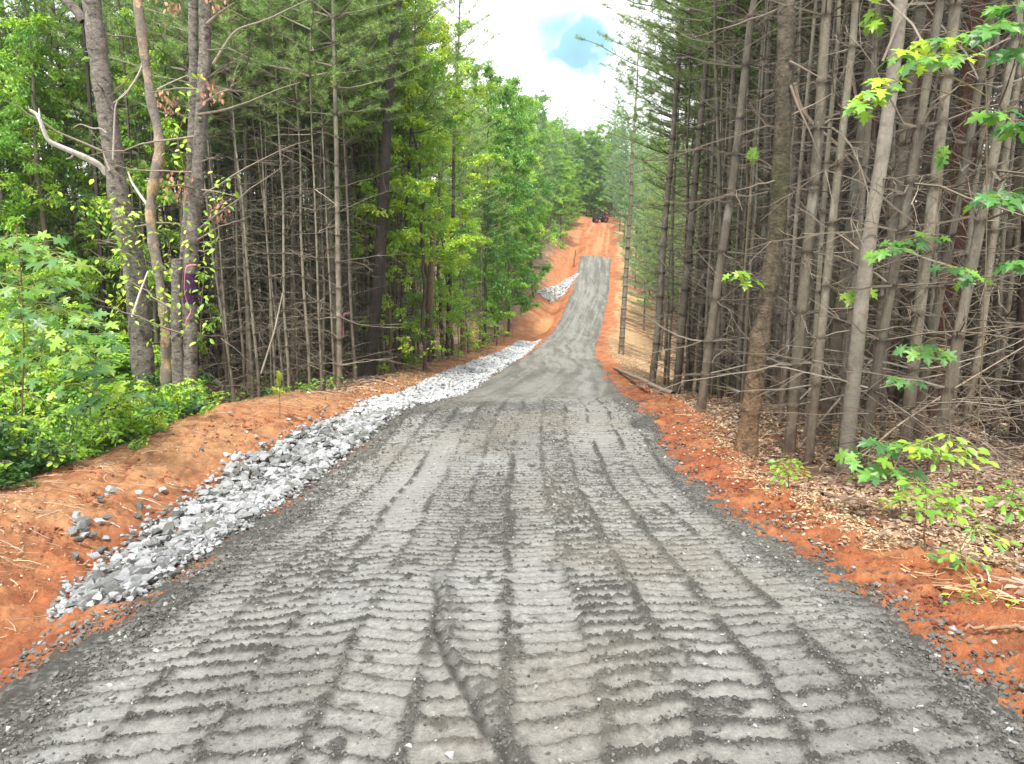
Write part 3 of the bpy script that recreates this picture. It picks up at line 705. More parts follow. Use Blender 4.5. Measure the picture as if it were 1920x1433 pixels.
def ok_spacing(x, y, dmin):
    for a, b in PLACED:
        if (a - x) ** 2 + (b - y) ** 2 < dmin * dmin: return False
    return True
def scatter_poles(n, s0, s1, y0, y1, dmin, label, group, pxr=None):
    c = 0; t = 0
    while c < n and t < n * 40:
        t += 1; y = y0 * math.exp(random.random() * math.log(y1 / y0)); x = random.uniform(s0, s1) + float(xc(y)); px = 960 + x / y * F0
        if not -60 < px < 1980 or not ok_spacing(x, y, dmin) or (pxr and not pxr[0] < px < pxr[1]): continue
        PLACED.append((x, y)); put_tree(POLES, random.randrange(3), (x, y, H1(x, y) - .03), norm(np.array([random.gauss(0, .03), random.gauss(0, .03), 1.])), random.uniform(.85, 1.2), label, 'young pine', group, random.uniform(.85, 1.1)); c += 1
def scatter_pines(n, smin, smax, y0, y1, dmin, label, group, power=1.0, ks=None, avoid=None):
    c = 0; tries = 0
    while c < n and tries < n * 40:
        tries += 1
        y = y0 * math.exp(random.random() ** power * math.log(y1 / y0)); s = smin(y) + (smax - abs(smin(y))) * random.random() ** 1.25 * (1 if smin(y) > 0 else -1); x = s + float(xc(y))
        if abs(x) > .74 * y + 1.5 or not ok_spacing(x, y, dmin): continue
        if avoid and avoid(x, y, s): continue
        PLACED.append((x, y)); k = random.choice(ks or range(7))
        d = norm(np.array([random.gauss(.0, .022), random.gauss(0, .022), 1.]))
        put_tree(PINES, k, (x, y, H1(x, y) - .03), d, random.uniform(.85, 1.15), label, 'pine tree', group, random.uniform(.85, 1.12)); c += 1
scatter_pines(95, lambda y: 3.9, 11, 8.5, 26, .75, 'slender ringed pine deep in the dense dead-branched stand beside the straw shoulder', 'slender pines deep in the dense stand', ks=[0, 1, 3, 3, 4, 5, 5])
scatter_pines(30, lambda y: 6.0, 11, 26, 60, 1.3, 'tall pine edging the straw slope in the dip of the road', 'pines along the straw slope', ks=[0, 1, 2, 4, 5])
scatter_pines(44, lambda y: 5.6 if y < 110 else 4.6, 13, 60, 140, 2.2, 'far pine lining the straw side of the climbing road', 'far pines beside the climbing road on the straw side', ks=[7, 8, 7, 8, 4])
scatter_pines(64, lambda y: -5.7, 15, 18.5, 32, .85, 'thin grey pine in the shaded stand behind the clay bank', 'thin pines behind the clay bank', ks=[0, 1, 3, 3, 4, 5])
scatter_pines(26, lambda y: -4.8, 13, 32, 62, 1.3, 'pine at the stand edge above the long stone-filled ditch', 'pines above the stone-filled ditch', ks=[0, 1, 4, 5])
scatter_pines(16, lambda y: -6.5, 14, 62, 140, 2.5, 'far pine beside the red cut bank of the climbing road', 'far pines beside the red cut bank', ks=[7, 8, 4])
scatter_poles(150, 3.5, 9.5, 8.5, 24, .42, 'spindly bare young pine pole crowded between the larger ringed pines', 'young pine poles in the dense stand')
scatter_poles(85, -12, -5.0, 17.5, 28, .45, 'spindly pale young pine pole in the shaded stand behind the clay bank', 'young pine poles behind the clay bank', (385, 760))
def put_b(protos, k, px, Y, sxy, sz, label, cat, group, s=None):
    if s is None: p = at(px, 716, Y); x = p[0]
    else: x = s + float(xc(Y))
    PLACED.append((x, Y))
    return put_tree(protos, k, (x, Y, H1(x, Y) - .03), (random.gauss(0, .03), random.gauss(0, .03), 1), sxy, label, cat, group, sz)
# bright broadleaf trees at the left edge of the stand
for i, (px, Y, k, sx, sz) in enumerate([(735, 22, 4, .9, 1.0), (800, 24, 4, .9, .95), (760, 27, 4, 1.0, 1.0), (700, 26, 4, 1, 1.1), (815, 31, 0, 1.0, .95), (845, 34, 4, 1.1, 1.1), (830, 39, 1, 1, .95), (770, 34, 0, 1.1, 1.1), (905, 46, 3, .9, 1.05), (950, 53, 3, .9, 1.12), (900, 62, 3, 1, 1.1), (1000, 70, 3, .8, 1.1), (965, 64, 3, .9, 1.1)]):
    put_b(BROADS, k, px, Y, sx, sz, 'bright green broadleaf tree leaning out of the stand above the stone-filled ditch', 'broadleaf tree', 'bright broadleaf trees above the stone-filled ditch')
for i in range(30):
    Y = 57 + i * 3.0; put_b(BROADS, 3 if i % 4 else 1, 0, Y, random.uniform(.75, 1.0), random.uniform(.75, 1.08), 'rounded green broadleaf tree lining the red cut bank of the climbing road', 'broadleaf tree', 'broadleaf trees beside the red cut bank', s=-random.uniform(6.2, 9.0) - (1.0 if i % 4 else 0))
for px, Y in ((1046, 101), (1066, 118), (1040, 112)):
    put_b(BROADS, 3, px, Y, .8, .62, 'low-crowned green tree overhanging the red bank near the crest', 'broadleaf tree', 'low-crowned trees overhanging the red bank')
for i in range(12):
    Y = 66 + i * 6.5; put_b(BROADS, 3 if i % 2 else 1, 0, Y, random.uniform(.7, .9), random.uniform(.7, .9), 'green broadleaf tree mixed among pines on the straw side of the climb', 'broadleaf tree', 'broadleaf trees among pines on the straw side', s=random.uniform(7.5, 10.0))
for i in range(26):
    Y = 137 + (i % 4) * 4 + random.random() * 2; x = 6.0 + i * .95 + random.uniform(-.4, .4)
    put_tree(BROADS, 3, (x, Y, H1(x, Y) - .2), (0, 0, 1), random.uniform(.8, 1.1), 'green tree closing the view behind the crest of the road', 'broadleaf tree', 'trees behind the crest', random.uniform(.66, 1.0))
for px, Y, k, sz in ((1012, 92, 7, 1.15), (1060, 125, 8, 1.2), (1150, 122, 7, 1.25), (1163, 112, 8, 1.3), (1172, 100, 7, 1.1), (1158, 132, 7, 1.2), (1215, 62, 8, 1.15), (1195, 80, 7, 1.05)):
    x = at(px, 400, Y)[0]; put_tree(PINES, k, (x, Y, H1(x, Y)), (0, 0, 1), 1.1, 'soft blue-green pine at the narrowing end of the clearing', 'pine tree', 'blue-green pines at the clearing end', sz)
for i in range(12):
    Y = 139 + (i % 3) * 5; px = 1066 + i * 8.5; x = at(px, 400, Y)[0]
    if i % 3 == 1: put_tree(PINES, 7 + i % 2, (x, Y, H1(x, Y)), (0, 0, 1), 1.2, 'soft blue-green pine at the narrowing end of the clearing', 'pine tree', 'blue-green pines at the clearing end', 1.08)
    else: put_tree(BROADS, 3, (x, Y, H1(x, Y) - .2), (0, 0, 1), .85, 'green tree closing the view behind the crest of the road', 'broadleaf tree', 'trees behind the crest', random.uniform(.85, 1.06))
# left lush growth
for i in range(16):
    Y = random.uniform(17, 27); px = random.uniform(-60, 330)
    put_b(BROADS, random.choice([0, 2]), px, Y, random.uniform(.7, 1), random.uniform(.6, .95), 'leafy tree filling the lush thicket behind the cherry trunks', 'broadleaf tree', 'leafy trees behind the cherry trunks')
for i in range(34):
    Y = random.uniform(8.6, 13.5) if i % 2 else random.uniform(13.3, 15.5); px = random.uniform(-80, 60) if i % 2 else random.uniform(60, 340)
    put_b(SAPS, i % 3, px, Y, random.uniform(.9, 1.2), random.uniform(.55, .8) if px < 110 else random.uniform(.4, .6), 'slender leafy sapling in the lush thicket below the cherry trunks', 'sapling', 'saplings in the lush thicket')
for i in range(85):
    Y = random.uniform(6.2, 13.5); x = float(xc(Y)) + bermline(Y) - .45 - random.random() ** 1.4 * 4.5
    if x < -.72 * Y - .8 or x > -.43 * Y: continue
    put_tree(SHRUBS, i % 3, (x, Y, H1(x, Y) - .02), (random.gauss(0, .1), random.gauss(0, .1), 1), random.uniform(.7, 1.2), 'low bright green shrub crowding the back of the clay berm', 'shrub', 'shrubs behind the clay berm', random.uniform(.5, .85))
for i, (px, Y, k) in enumerate([(745, 22.5, 0), (770, 25, 1), (830, 30, 1), (880, 38, 2), (930, 45, 2), (905, 42, 1), (860, 34, 0)]):
    put_b(SAPS, k, px, Y, 1.1, .95, 'yellow-green sapling at the edge of the left stand by the clay bank', 'sapling', 'saplings by the clay bank')
for i, (px, Y, k) in enumerate([(1370, 19, 0), (1395, 22, 2), (1590, 13, 0), (1640, 12, 1), (1560, 15, 1)]):
    put_b(SAPS, k, px, Y, .8, .8, 'green sapling glowing among the dark ringed pines', 'sapling', 'saplings among the ringed pines')

for i in range(26):
    Y = random.uniform(10.8, 14.0); px = random.uniform(120, 345)
    x = at(px, 716, Y)[0]; put_tree(SHRUBS, i % 3, (x, Y, H1(x, Y) - .02), (random.gauss(0, .1), random.gauss(0, .1), 1), random.uniform(.8, 1.2), 'leafy shrub round the feet of the rough-barked trunks', 'shrub', 'shrubs round the rough-barked trunks', random.uniform(.8, 1.25))
for i in range(9):
    Y = random.uniform(15, 19); px = random.uniform(360, 620)
    x = at(px, 716, Y)[0]; put_tree(SHRUBS, i % 3, (x, Y, H1(x, Y) - .02), (0, 0, 1), .7, 'small sparse shrub in the leaf litter behind the clay bank crest', 'shrub', 'small shrubs behind the clay bank crest', .5)
# ------------------------------------------------------------------ traced trunks
def traced(g, pts, Y, w0, w1, col, sides=10, n=60, wob=.0, ground_end=False, rough=.05, knots=()):
    """pts: pixels from the foot up; the limb stands at distance Y (number or list)"""
    Ys = Y if hasattr(Y, '__len__') else [Y] * len(pts)
    P = np.array([at(px, py, y) for (px, py), y in zip(pts, Ys)])
    if ground_end: P[0, 2] = min(P[0, 2], H1(P[0, 0], P[0, 1])) - .1
    p = smooth_path(P, n)
    dep = np.mean([y * cp for y in Ys]) ; r = np.linspace(w0, w1, n) / F0 * dep / 2
    r = r * (1 + (fbm(np.arange(n) * .35, np.zeros(n), int(pts[0][0]), 3) - .5) * rough * 4)
    if ground_end: r = r * (1 + .45 * np.exp(-np.arange(n) / (n * .03)))
    C = np.tile(np.array(col), (n, 1)) if np.ndim(col) == 1 else resample(np.array(col), n)
    tubes(g, p[None], r[None], C[None], sides); return p, r
def dead_sprigs(g, p, r, n, L, seed, col=(.2, .16, .125), lo=.1, hi=1.0, thick=.006, root=None):
    q = np.random.default_rng(seed)
    for _ in range(n):
        i = q.integers(int(lo * len(p)), int(hi * len(p)) - 1); a = q.random() * 6.28; l = L * q.uniform(.3, 1); t = np.linspace(0, 1, 9)[:, None]
        d = np.array([math.cos(a), math.sin(a), q.uniform(-.2, .7)])
        if root is not None: g = G()
        path = p[i] + d * l * t + np.cumsum(q.normal(0, .022, (9, 3)), 0) * l * 1.2 * t; tubes(g, path[None], np.linspace(thick * (1 + l), .002, 9)[None], np.array(col) * q.uniform(.7, 1.3), 4)
        for _ in range(q.integers(1, 5)):
            j = q.integers(3, 8); dd = norm(d + q.normal(0, .7, 3)); l2 = l * q.uniform(.2, .5); tubes(g, (path[j] + dd * l2 * t + np.cumsum(q.normal(0, .02, (9, 3)), 0) * l2)[None], np.linspace(thick * .55, .0015, 9)[None], np.array(col), 3)
        if root is not None: under(g.build('branch', M['twig']), root)
def limbs_of(root, items, Y, mat='twig'):
    for a, w, w2, c in items:
        g = G(); traced(g, a, Y, w, w2, c, 6, 20); under(g.build('branch', M[mat]), root)
BK = (.24, .215, .18)
def tree_root(name, px, py, Y, label, cat):
    P = at(px, py, Y); o = empty(name, (P[0], P[1], H1(P[0], P[1]))); return tag(o, label, cat)
def under(o, root):                                  # mesh built in world coordinates, parented to a placed root
    o.parent = root; o.matrix_parent_inverse = Matrix.Translation(-Vector(root.location)); return o
# cherry with rough ringed bark
Y1 = 12.5
r1 = tree_root('cherry_tree', 272, 700, Y1, 'rough grey-barked tree leaning outward with a bleached dead branch', 'tree')
g = G(); p1, q1 = traced(g, [(276, 760), (268, 690), (258, 560), (251, 480), (234, 435), (224, 380), (214, 301), (203, 225), (191, 151), (180, 70), (171, 0), (160, -160), (150, -400)], Y1, 44, 26, BK, 14, 150, ground_end=True, rough=.07)
under(g.build('trunk', M['rough'], None, True), r1)
g = G(); traced(g, [(157, 40), (148, 25), (125, 2), (100, -40), (60, -120)], Y1, 17, 10, BK, 8, 24); under(g.build('limb', M['rough'], None, True), r1)
g = G(); pb, _ = traced(g, [(200, 325), (185, 308), (144, 288), (112, 275), (90, 265), (82, 245), (74, 222), (68, 212), (56, 207)], [Y1, Y1 - .1, Y1 - .35, Y1 - .5, Y1 - .6, Y1 - .65, Y1 - .7, Y1 - .7, Y1 - .75], 13, 5, (.52, .47, .43), 8, 40, rough=.1)
traced(g, [(74, 222), (74, 214), (73, 203)], Y1 - .7, 5, 2, (.5, .45, .41), 6, 8); traced(g, [(140, 288), (132, 297), (124, 298)], Y1 - .35, 5, 2, (.42, .37, .33), 5, 8)
o = under(g.build('dead_branch', M['wood'], None, True), r1); o['label'] = 'bleached bare dead branch kinked upward'
dead_sprigs(None, p1, q1, 13, 1.5, 5, lo=.15, hi=.8, thick=.008, root=r1)
limbs_of(r1, [(a, 4, 1.5, (.3, .26, .22)) for a in ([(200, 250), (188, 240), (176, 242), (150, 232), (137, 240)], [(212, 300), (216, 190), (240, 170), (262, 135), (268, 110)], [(206, 320), (198, 300), (193, 285)])], Y1 - .2)
# peeling snag
Y2 = 12.0
r2 = tree_root('snag', 311, 712, Y2, 'peeling dead snag with bare tan wood showing between bark scales', 'dead tree')
WD = (.50, .34, .20); GB = (.25, .22, .19)
g = G(); traced(g, [(313, 770), (311, 708), (311, 614), (301, 540), (293, 480), (288, 469), (283, 420), (281, 385), (291, 330), (301, 285), (298, 250), (289, 210), (285, 201), (278, 150), (270, 100), (268, 84), (264, 50), (258, 0), (250, -150)], Y2, 21, 15,
                 [GB, GB, GB, WD, WD, WD, WD, WD, GB, WD, WD, WD, WD, GB, GB, WD, WD, WD, GB, GB, GB, GB], 12, 150, ground_end=True, rough=.12)
under(g.build('trunk', M['snag'], None, True), r2)
limbs_of(r2, [([(276, 384), (262, 365), (247, 342), (240, 322)], 6, 2.5, (.5, .45, .4)), ([(270, 118), (255, 150), (235, 178), (212, 193)], 5, 2, (.3, .26, .22)), ([(295, 168), (320, 155), (352, 141)], 3, 1.5, (.42, .36, .3))], Y2)
def dry_tuft(name, px, py, Y, nleaf, spread, label, root):
    g = G(); c = at(px, py, Y); n = nleaf; P = c + rng.normal(0, 1, (n, 3)) * np.array([spread, spread, spread * 1.3])
    D = norm(rdir(n) * .5 + np.array([0, 0, -1.0])); place(g, OVAL, P, frames(D, rdir(n)), rng.uniform(.05, .09, n), np.array([.36, .19, .12]) * (.6 + .8 * rng.random((n, 1))))
    o = under(g.build(name, M['litter']), root); return o
# twin-stem cherry
Y3 = 11.0
r3 = tree_root('twin_stem_tree', 345, 755, Y3, 'twin-stemmed rough-barked tree with purple paint and a climbing vine', 'tree')
g = G(); p3, q3 = traced(g, [(337, 765), (334, 700), (331, 600), (331, 520), (332, 486)], Y3 - .05, 25, 19, BK, 12, 60, ground_end=True, rough=.08)
g.add(np.vstack([p3[-1], p3[-1] + np.stack([np.cos(np.arange(10) * .628), np.sin(np.arange(10) * .628), np.zeros(10)], 1) * q3[-1]]), [[0, i + 1, (i + 1) % 10 + 1] for i in range(10)], None, (.5, .36, .22))
o = under(g.build('cut_stem', M['rough'], None, True), r3); o['label'] = 'sawn-off front stem with a fresh tan top'
g = G(); p4, q4 = traced(g, [(352, 760), (357, 700), (357, 600), (357, 513), (362, 430), (368, 368), (374, 280), (378, 200), (382, 167), (385, 60), (385, 0), (388, -160), (392, -420)], Y3, 26, 19, BK, 12, 140, ground_end=True, rough=.08)
under(g.build('trunk', M['rough'], None, True), r3)
g = G(); p5, q5 = traced(g, [(338, 700), (344, 560), (346, 470), (352, 400), (358, 320), (362, 234), (364, 130), (362, 60), (362, 0), (360, -200)], Y3 + .35, 20, 16, BK, 12, 120, ground_end=True, rough=.08)
under(g.build('stem', M['rough'], None, True), r3)
dead_sprigs(None, p4, q4, 22, 1.6, 8, lo=.15, hi=.75, thick=.007, root=r3)
limbs_of(r3, [(a, w, 1.6, (.2, .165, .13)) for a, w in (([(372, 215), (420, 207), (470, 190), (520, 168), (562, 155)], 5), ([(388, 45), (410, 25), (440, 5)], 6), ([(400, 120), (440, 55), (500, 38), (545, 15), (600, -10)], 5), ([(378, 356), (410, 360), (440, 368)], 4), ([(372, 470), (382, 472), (392, 468)], 3))], Y3 - .1)
for px, py in ((318, 195), (345, 350), (322, 345), (414, 395), (398, 170), (325, 5), (408, 5), (310, 190)): dry_tuft('dry_leaves', px, py, Y3 - .15, 26, .07, '', r3)
# purple paint band: a thin shell round the front of the stem
i0 = int(np.argmin(np.abs([(CAM[2] + 0 * k + p4[k, 2]) * 0 + abs((H0 / 2 - F0 * (((p4[k] - CAM) @ np.array([0, sp, cp])) / ((p4[k] - CAM) @ np.array([0, cp, -sp])))) - 567) for k in range(len(p4))])))
i1 = int(np.argmin([abs((H0 / 2 - F0 * (((p4[k] - CAM) @ np.array([0, sp, cp])) / ((p4[k] - CAM) @ np.array([0, cp, -sp])))) - 512) for k in range(len(p4))]))
seg = resample(p4[min(i0, i1):max(i0, i1) + 1], 16); rs = resample(q4[min(i0, i1):max(i0, i1) + 1][:, None], 16)[:, 0]
g = G(); tubes(g, seg[None], (rs + .006)[None] * (1 + rng.normal(0, .02, 16)), np.array([.085, .03, .10]), 14)
o = under(g.build('paint_mark', M['rough'], None, True), r3); o['label'] = 'purple paint band on the bark'
def vine(pts, Y, n, seed, label, name='climbing_vine', leaf=.09, spread=.12):
    P = np.array([at(a, b, Y) for a, b in pts]); root = empty(name, tuple(P[0])); tag(root, label, 'vine')
    p = smooth_path(P, 50); g = G(); tubes(g, p[None], np.full((1, 50), .005), np.array([.16, .12, .07]), 5); under(g.build('stem', M['twig']), root)
    r = np.random.default_rng(seed); i = r.integers(0, 50, n); Q = p[i] + r.normal(0, spread, (n, 3)) * np.array([1, .5, .7]); D = norm(rdir(n, .3) + np.array([0, 0, -.6])); U = norm(np.stack([r.normal(0, .5, n), -np.abs(r.normal(.5, .3, n)), np.ones(n)], 1))
    g = G(); place(g, OVAL, Q, frames(D, U), leaf * (.7 + .6 * r.random(n)) * np.ones(n), np.array(GRL)[r.integers(0, 4, n)] * (.8 + .4 * r.random((n, 1)))); g.V[-1] = g.V[-1]
    under(g.build('foliage', M['leaf']), root)
vine([(345, 640), (340, 560), (345, 470), (338, 400), (350, 330), (330, 260), (352, 200), (375, 140)], Y3 - .3, 70, 61, 'heart-leaved vine climbing the twin-stemmed tree up to its dead leaves', spread=.1)
vine([(375, 640), (378, 560), (385, 500), (380, 430), (400, 400), (430, 330), (455, 335)], Y3 - .35, 80, 62, 'vine trailing sideways from the twin-stemmed tree over a dead branch', spread=.1)
vine([(300, 640), (310, 580), (302, 520), (320, 460), (310, 420)], Y2 - .3, 75, 63, 'leafy vine clinging round the foot of the peeling snag', spread=.13)
vine([(215, 600), (225, 520), (235, 440), (225, 390), (170, 380)], Y1 - .4, 150, 64, 'leafy vine wrapping the lower rough-barked leaning trunk', spread=.2, leaf=.1)
# dark forked tree
Y5 = 21.0
r5 = tree_root('forked_tree', 690, 700, Y5, 'dark double trunk splitting at the ground, one stem leaning each way', 'tree')
DB = (.045, .036, .030)
g = G(); pa, qa = traced(g, [(688, 706), (695, 680), (702, 600), (708, 540), (712, 480), (718, 400), (722, 300), (728, 200), (735, 100), (741, 40), (746, 0), (756, -150)], Y5, 24, 15, [DB] * 5 + [(.10, .09, .08)] * 3, 10, 120, ground_end=True, rough=.08); under(g.build('trunk', M['furrow'], None, True), r5)
g = G(); traced(g, [(680, 706), (668, 670), (660, 620), (652, 560), (648, 500), (652, 440), (650, 380), (655, 300)], Y5 + .2, 20, 12, (.085, .072, .06), 10, 60, ground_end=True, rough=.08); under(g.build('stem', M['furrow'], None, True), r5)
dead_sprigs(None, pa, qa, 10, 1.8, 15, col=(.08, .07, .06), lo=.3, hi=.9, root=r5)
# broken stub
Y7 = 28
r7 = tree_root('broken_snag', 802, 662, Y7, 'dark dead trunk snapped off at its splintered tan top', 'dead tree')
g = G(); traced(g, [(802, 665), (804, 600), (807, 520), (811, 470), (814, 424)], Y7, 15, 11, [(.09, .07, .055)] * 6 + [(.45, .30, .18)], 9, 60, ground_end=True, rough=.08); traced(g, [(813, 428), (818, 412), (825, 393)], Y7, 7, 1, (.55, .38, .22), 5, 10)
under(g.build('trunk', M['furrow'], None, True), r7)
# right: mossy hardwood with flared foot, pale hardwood, red-brown pines behind
def right_trunk(name, pts, w0, w1, col, mat, label, cat, limbs=(), nspr=8, n=150, Y=None, seed=3, rough=.05):
    P = gnd(*pts[0]) if Y is None else at(*pts[0], Y); Yq = P[1]
    ro = empty(name, (P[0], P[1], H1(P[0], P[1]))); tag(ro, label, cat)
    g = G(); p, r = traced(g, pts, Yq, w0, w1, col, 14, n, ground_end=True, rough=rough); under(g.build('trunk', mat, None, True), ro)
    dead_sprigs(None, p, r, nspr, 1.2, seed, lo=.25, hi=.9, root=ro)
    limbs_of(ro, [(l, 5, 1.5, (.26, .21, .17)) for l in limbs], Yq - .1); PLACED.append((P[0], P[1])); return ro
right_trunk('mossy_hardwood', [(1397, 852), (1404, 800), (1412, 740), (1421, 660), (1432, 590), (1446, 510), (1456, 430), (1462, 350), (1467, 250), (1471, 130), (1475, 0), (1480, -150), (1487, -450)], 37, 25,
            [(.27, .16, .09), (.18, .135, .09), (.15, .12, .085), (.12, .10, .065), (.085, .085, .045), (.11, .095, .065), (.18, .155, .12), (.23, .205, .165), (.25, .225, .185)], M['rough'],
            'thick mossy-barked hardwood with an orange clay-stained foot at the road shoulder', 'hardwood tree', ([(1480, 115), (1500, 125), (1540, 147)], [(1482, 160), (1496, 200), (1520, 250), (1538, 300)]), 6, 160, seed=21, rough=.09)
right_trunk('pale_hardwood', [(1585, 885), (1592, 800), (1602, 700), (1612, 600), (1625, 480), (1640, 380), (1655, 290), (1668, 190), (1680, 90), (1690, 0), (1700, -120), (1725, -450)], 29, 20, (.21, .19, .155), M['pale'],
            'pale smooth hardwood mottled with lichen, thickest trunk of the leafy end', 'hardwood tree', ([(1655, 115), (1690, 30), (1720, -10)],), 6, 160, seed=22)
RB = (.17, .085, .058)
right_trunk('scaly_pine', [(1750, 845), (1765, 720), (1775, 600), (1790, 480), (1800, 350), (1815, 200), (1830, 50), (1850, -200), (1870, -450)], 40, 30, RB, M['furrow'], 'broad red-brown scaly pine in shade behind the crossing pair', 'pine tree', (), 14, 120, Y=10.5, seed=23)
right_trunk('scaly_pine', [(1645, 812), (1655, 700), (1672, 540), (1690, 400), (1712, 280), (1728, 180), (1738, 60), (1748, -100), (1760, -400)], 25, 18, RB, M['furrow'], 'slimmer red-brown flaking pine between the pale hardwood and the crossing pair', 'pine tree', (), 14, 120, Y=11, seed=24)
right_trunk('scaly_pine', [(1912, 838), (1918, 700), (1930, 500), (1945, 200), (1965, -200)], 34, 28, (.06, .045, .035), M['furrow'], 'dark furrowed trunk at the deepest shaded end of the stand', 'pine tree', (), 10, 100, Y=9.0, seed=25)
# long dead limbs hanging through the right stand
def pole(name, pts, Ys, w0, w1, col, label, cat='branch', mat='wood'):
    g = G(); traced(g, pts, Ys, w0, w1, col, 7, 40, rough=.08); return tag(g.build(name, M[mat], None, True), label, cat)
pole('dead_limb', [(1490, 155), (1500, 200), (1530, 240), (1560, 260), (1600, 310), (1640, 350), (1660, 400)], 9.6, 6, 3, (.36, .28, .21), 'long bleached limb hanging across the ringed pines behind the mossy hardwood')
pole('dead_limb', [(1590, 110), (1600, 150), (1608, 200), (1640, 290), (1700, 340)], 10.4, 7, 3, (.33, .25, .19), 'curved dead limb hung up between two pine tops')
pole('leaning_pole', [(1480, 862), (1530, 800), (1590, 730), (1650, 655)], [8.4, 8.9, 9.5, 10], 5, 3.5, (.27, .22, .17), 'thin bare pole propped slantwise from the ground into the ringed pines', 'pole')
pole('leaning_pole', [(1600, 870), (1680, 800), (1770, 740), (1920, 650)], [7.4, 7.7, 8, 8.3], 4, 3, (.27, .21, .16), 'thin pole slanting over the azalea toward the dark trunk', 'pole')
pole('leaning_pole', [(248, 594), (262, 550), (278, 508)], 10.5, 5, 3, (.55, .50, .45), 'short bleached stick leaning on the rough-barked trunk', 'pole')
pole('leaning_pole', [(490, 700), (515, 620), (530, 550)], 17.5, 4, 2.5, (.40, .34, .28), 'bleached stick leaning among thin pines near the green sprig', 'pole')
def ground_log(name, a, b, w0, w1, col, label, cat):
    A = gnd(*a); B = gnd(*b); t = np.linspace(0, 1, 14)[:, None]; P = A * (1 - t) + B * t; P[:, 2] = H(P[:, 0], P[:, 1]) + .03
    P[:, 2] = np.maximum(P[:, 2], np.linspace(P[0, 2], P[-1, 2], 14)); g = G(); P += rng.normal(0, .008, P.shape); tubes(g, P[None], np.linspace(w0, w1, 14)[None], np.array(col), 7); return tag(g.build(name, M['wood'], None, True), label, cat)
ground_log('fallen_pole', (1152, 692), (1262, 742), .06, .045, (.30, .24, .19), 'long fallen pole lying on the straw shoulder below the ringed pines', 'log')
ground_log('fallen_pole', (640, 712), (720, 715), .04, .03, (.12, .09, .07), 'short dark log lying on leaves at the foot of the forked trunk', 'log')
ground_log('fallen_branch', (1805, 1190), (1925, 1185), .007, .011, (.26, .16, .10), 'bent reddish root lying across clay at the shoulder edge', 'branch')
ground_log('fallen_branch', (1540, 935), (1670, 950), .02, .012, (.16, .11, .08), 'dark stick lying in leaf litter in front of the seedlings', 'branch')
ground_log('fallen_branch', (1490, 880), (1600, 845), .014, .01, (.22, .16, .11), 'slim twig lying between the pine feet on red clay', 'branch')

# ------------------------------------------------------------------ leafy seedlings with single leaves that show
def sprig_plant(name, stem, Y, sprigs, leaf, tmpl, cols, label, cat, nper=7, droop=.35, seed=1, base_on_ground=True, stem_r=.006, fan=.16):
    r = np.random.default_rng(seed)
    P = np.array([at(a, b, Y) for a, b in stem])
    if base_on_ground: P[0, 2] = H1(P[0, 0], P[0, 1]) - .02
    root = empty(name, tuple(P[0])); tag(root, label, cat); p = smooth_path(P, 30)
    g = G(); gl = G(); tubes(g, p[None], np.linspace(stem_r, stem_r * .5, 30)[None], np.array([.13, .10, .06]), 5)
    for (a, b, dy) in sprigs:
        c = at(a, b, Y + dy); j = int(np.argmin(np.linalg.norm(p - c, axis=1) + .5 * np.clip(p[:, 2] - c[2], 0, 9))); t = np.linspace(0, 1, 8)[:, None]
        br = p[j] * (1 - t) + c * t + np.array([0, 0, .12]) * np.sin(t * 3.14) * np.linalg.norm(c - p[j]); tubes(g, br[None], np.linspace(.0045, .002, 8)[None], np.array([.16, .13, .06]), 4)
        d0 = norm(c - p[j] + 1e-4); n = nper; an = np.linspace(-2.2, 2.2, n) + r.normal(0, .2, n)
        ax = np.stack([np.cos(an) * d0[0] - np.sin(an) * d0[1], np.sin(an) * d0[0] + np.cos(an) * d0[1], r.normal(-droop, .22, n)], 1)
        Q = c + norm(ax) * r.uniform(.2, 1, (n, 1)) * fan * .8 + np.array([0, 0, .01]); up = norm(np.stack([r.normal(0, .3, n), r.normal(-.45, .25, n), np.ones(n)], 1))
        tubes(g, np.stack([np.broadcast_to(c, Q.shape), Q], 1), np.full((n, 2), .0016), np.array([.25, .28, .08]), 3)
        place(gl, tmpl, Q, frames(norm(ax), up), leaf * (.65 + .55 * r.random(n)), np.array(cols)[r.integers(0, len(cols), n)] * (.8 + .4 * r.random((n, 1))))
    under(g.build('stem', M['twig']), root); under(gl.build('foliage', M['leaf']), root); return root
MP = [(.10, .27, .055), (.14, .34, .05), (.20, .42, .04), (.08, .22, .06)]
MPY = [(.30, .50, .03), (.38, .55, .04), (.24, .45, .04)]
sprig_plant('maple_sapling', [(1830, 905), (1840, 700), (1850, 450), (1850, 200), (1845, 40)], 6.0,
            [(1745, 75, -.2), (1790, 70, -.3), (1700, 95, -.2), (1770, 100, -.1), (1650, 165, -.3), (1625, 190, -.3), (1800, 110, 0), (1665, 150, -.2), (1730, 110, -.4)], .115, LOBED, MP + MPY[:2], 'thin sapling spreading tiers of lobed leaves in front of the pale hardwood top', 'sapling', 8, seed=71)
sprig_plant('maple_sapling', [(1935, 880), (1930, 600), (1925, 300), (1915, 100), (1900, -20)], 5.4,
            [(1890, 40, 0), (1905, 90, 0), (1880, 210, -.1), (1910, 230, 0), (1895, 360, 0), (1870, 365, -.2), (1915, 490, 0), (1900, 10, -.2), (1860, 50, -.3)], .125, LOBED, MP, 'sapling whose dark lobed leaves hang beyond the leaning front pine', 'sapling', 8, seed=72)
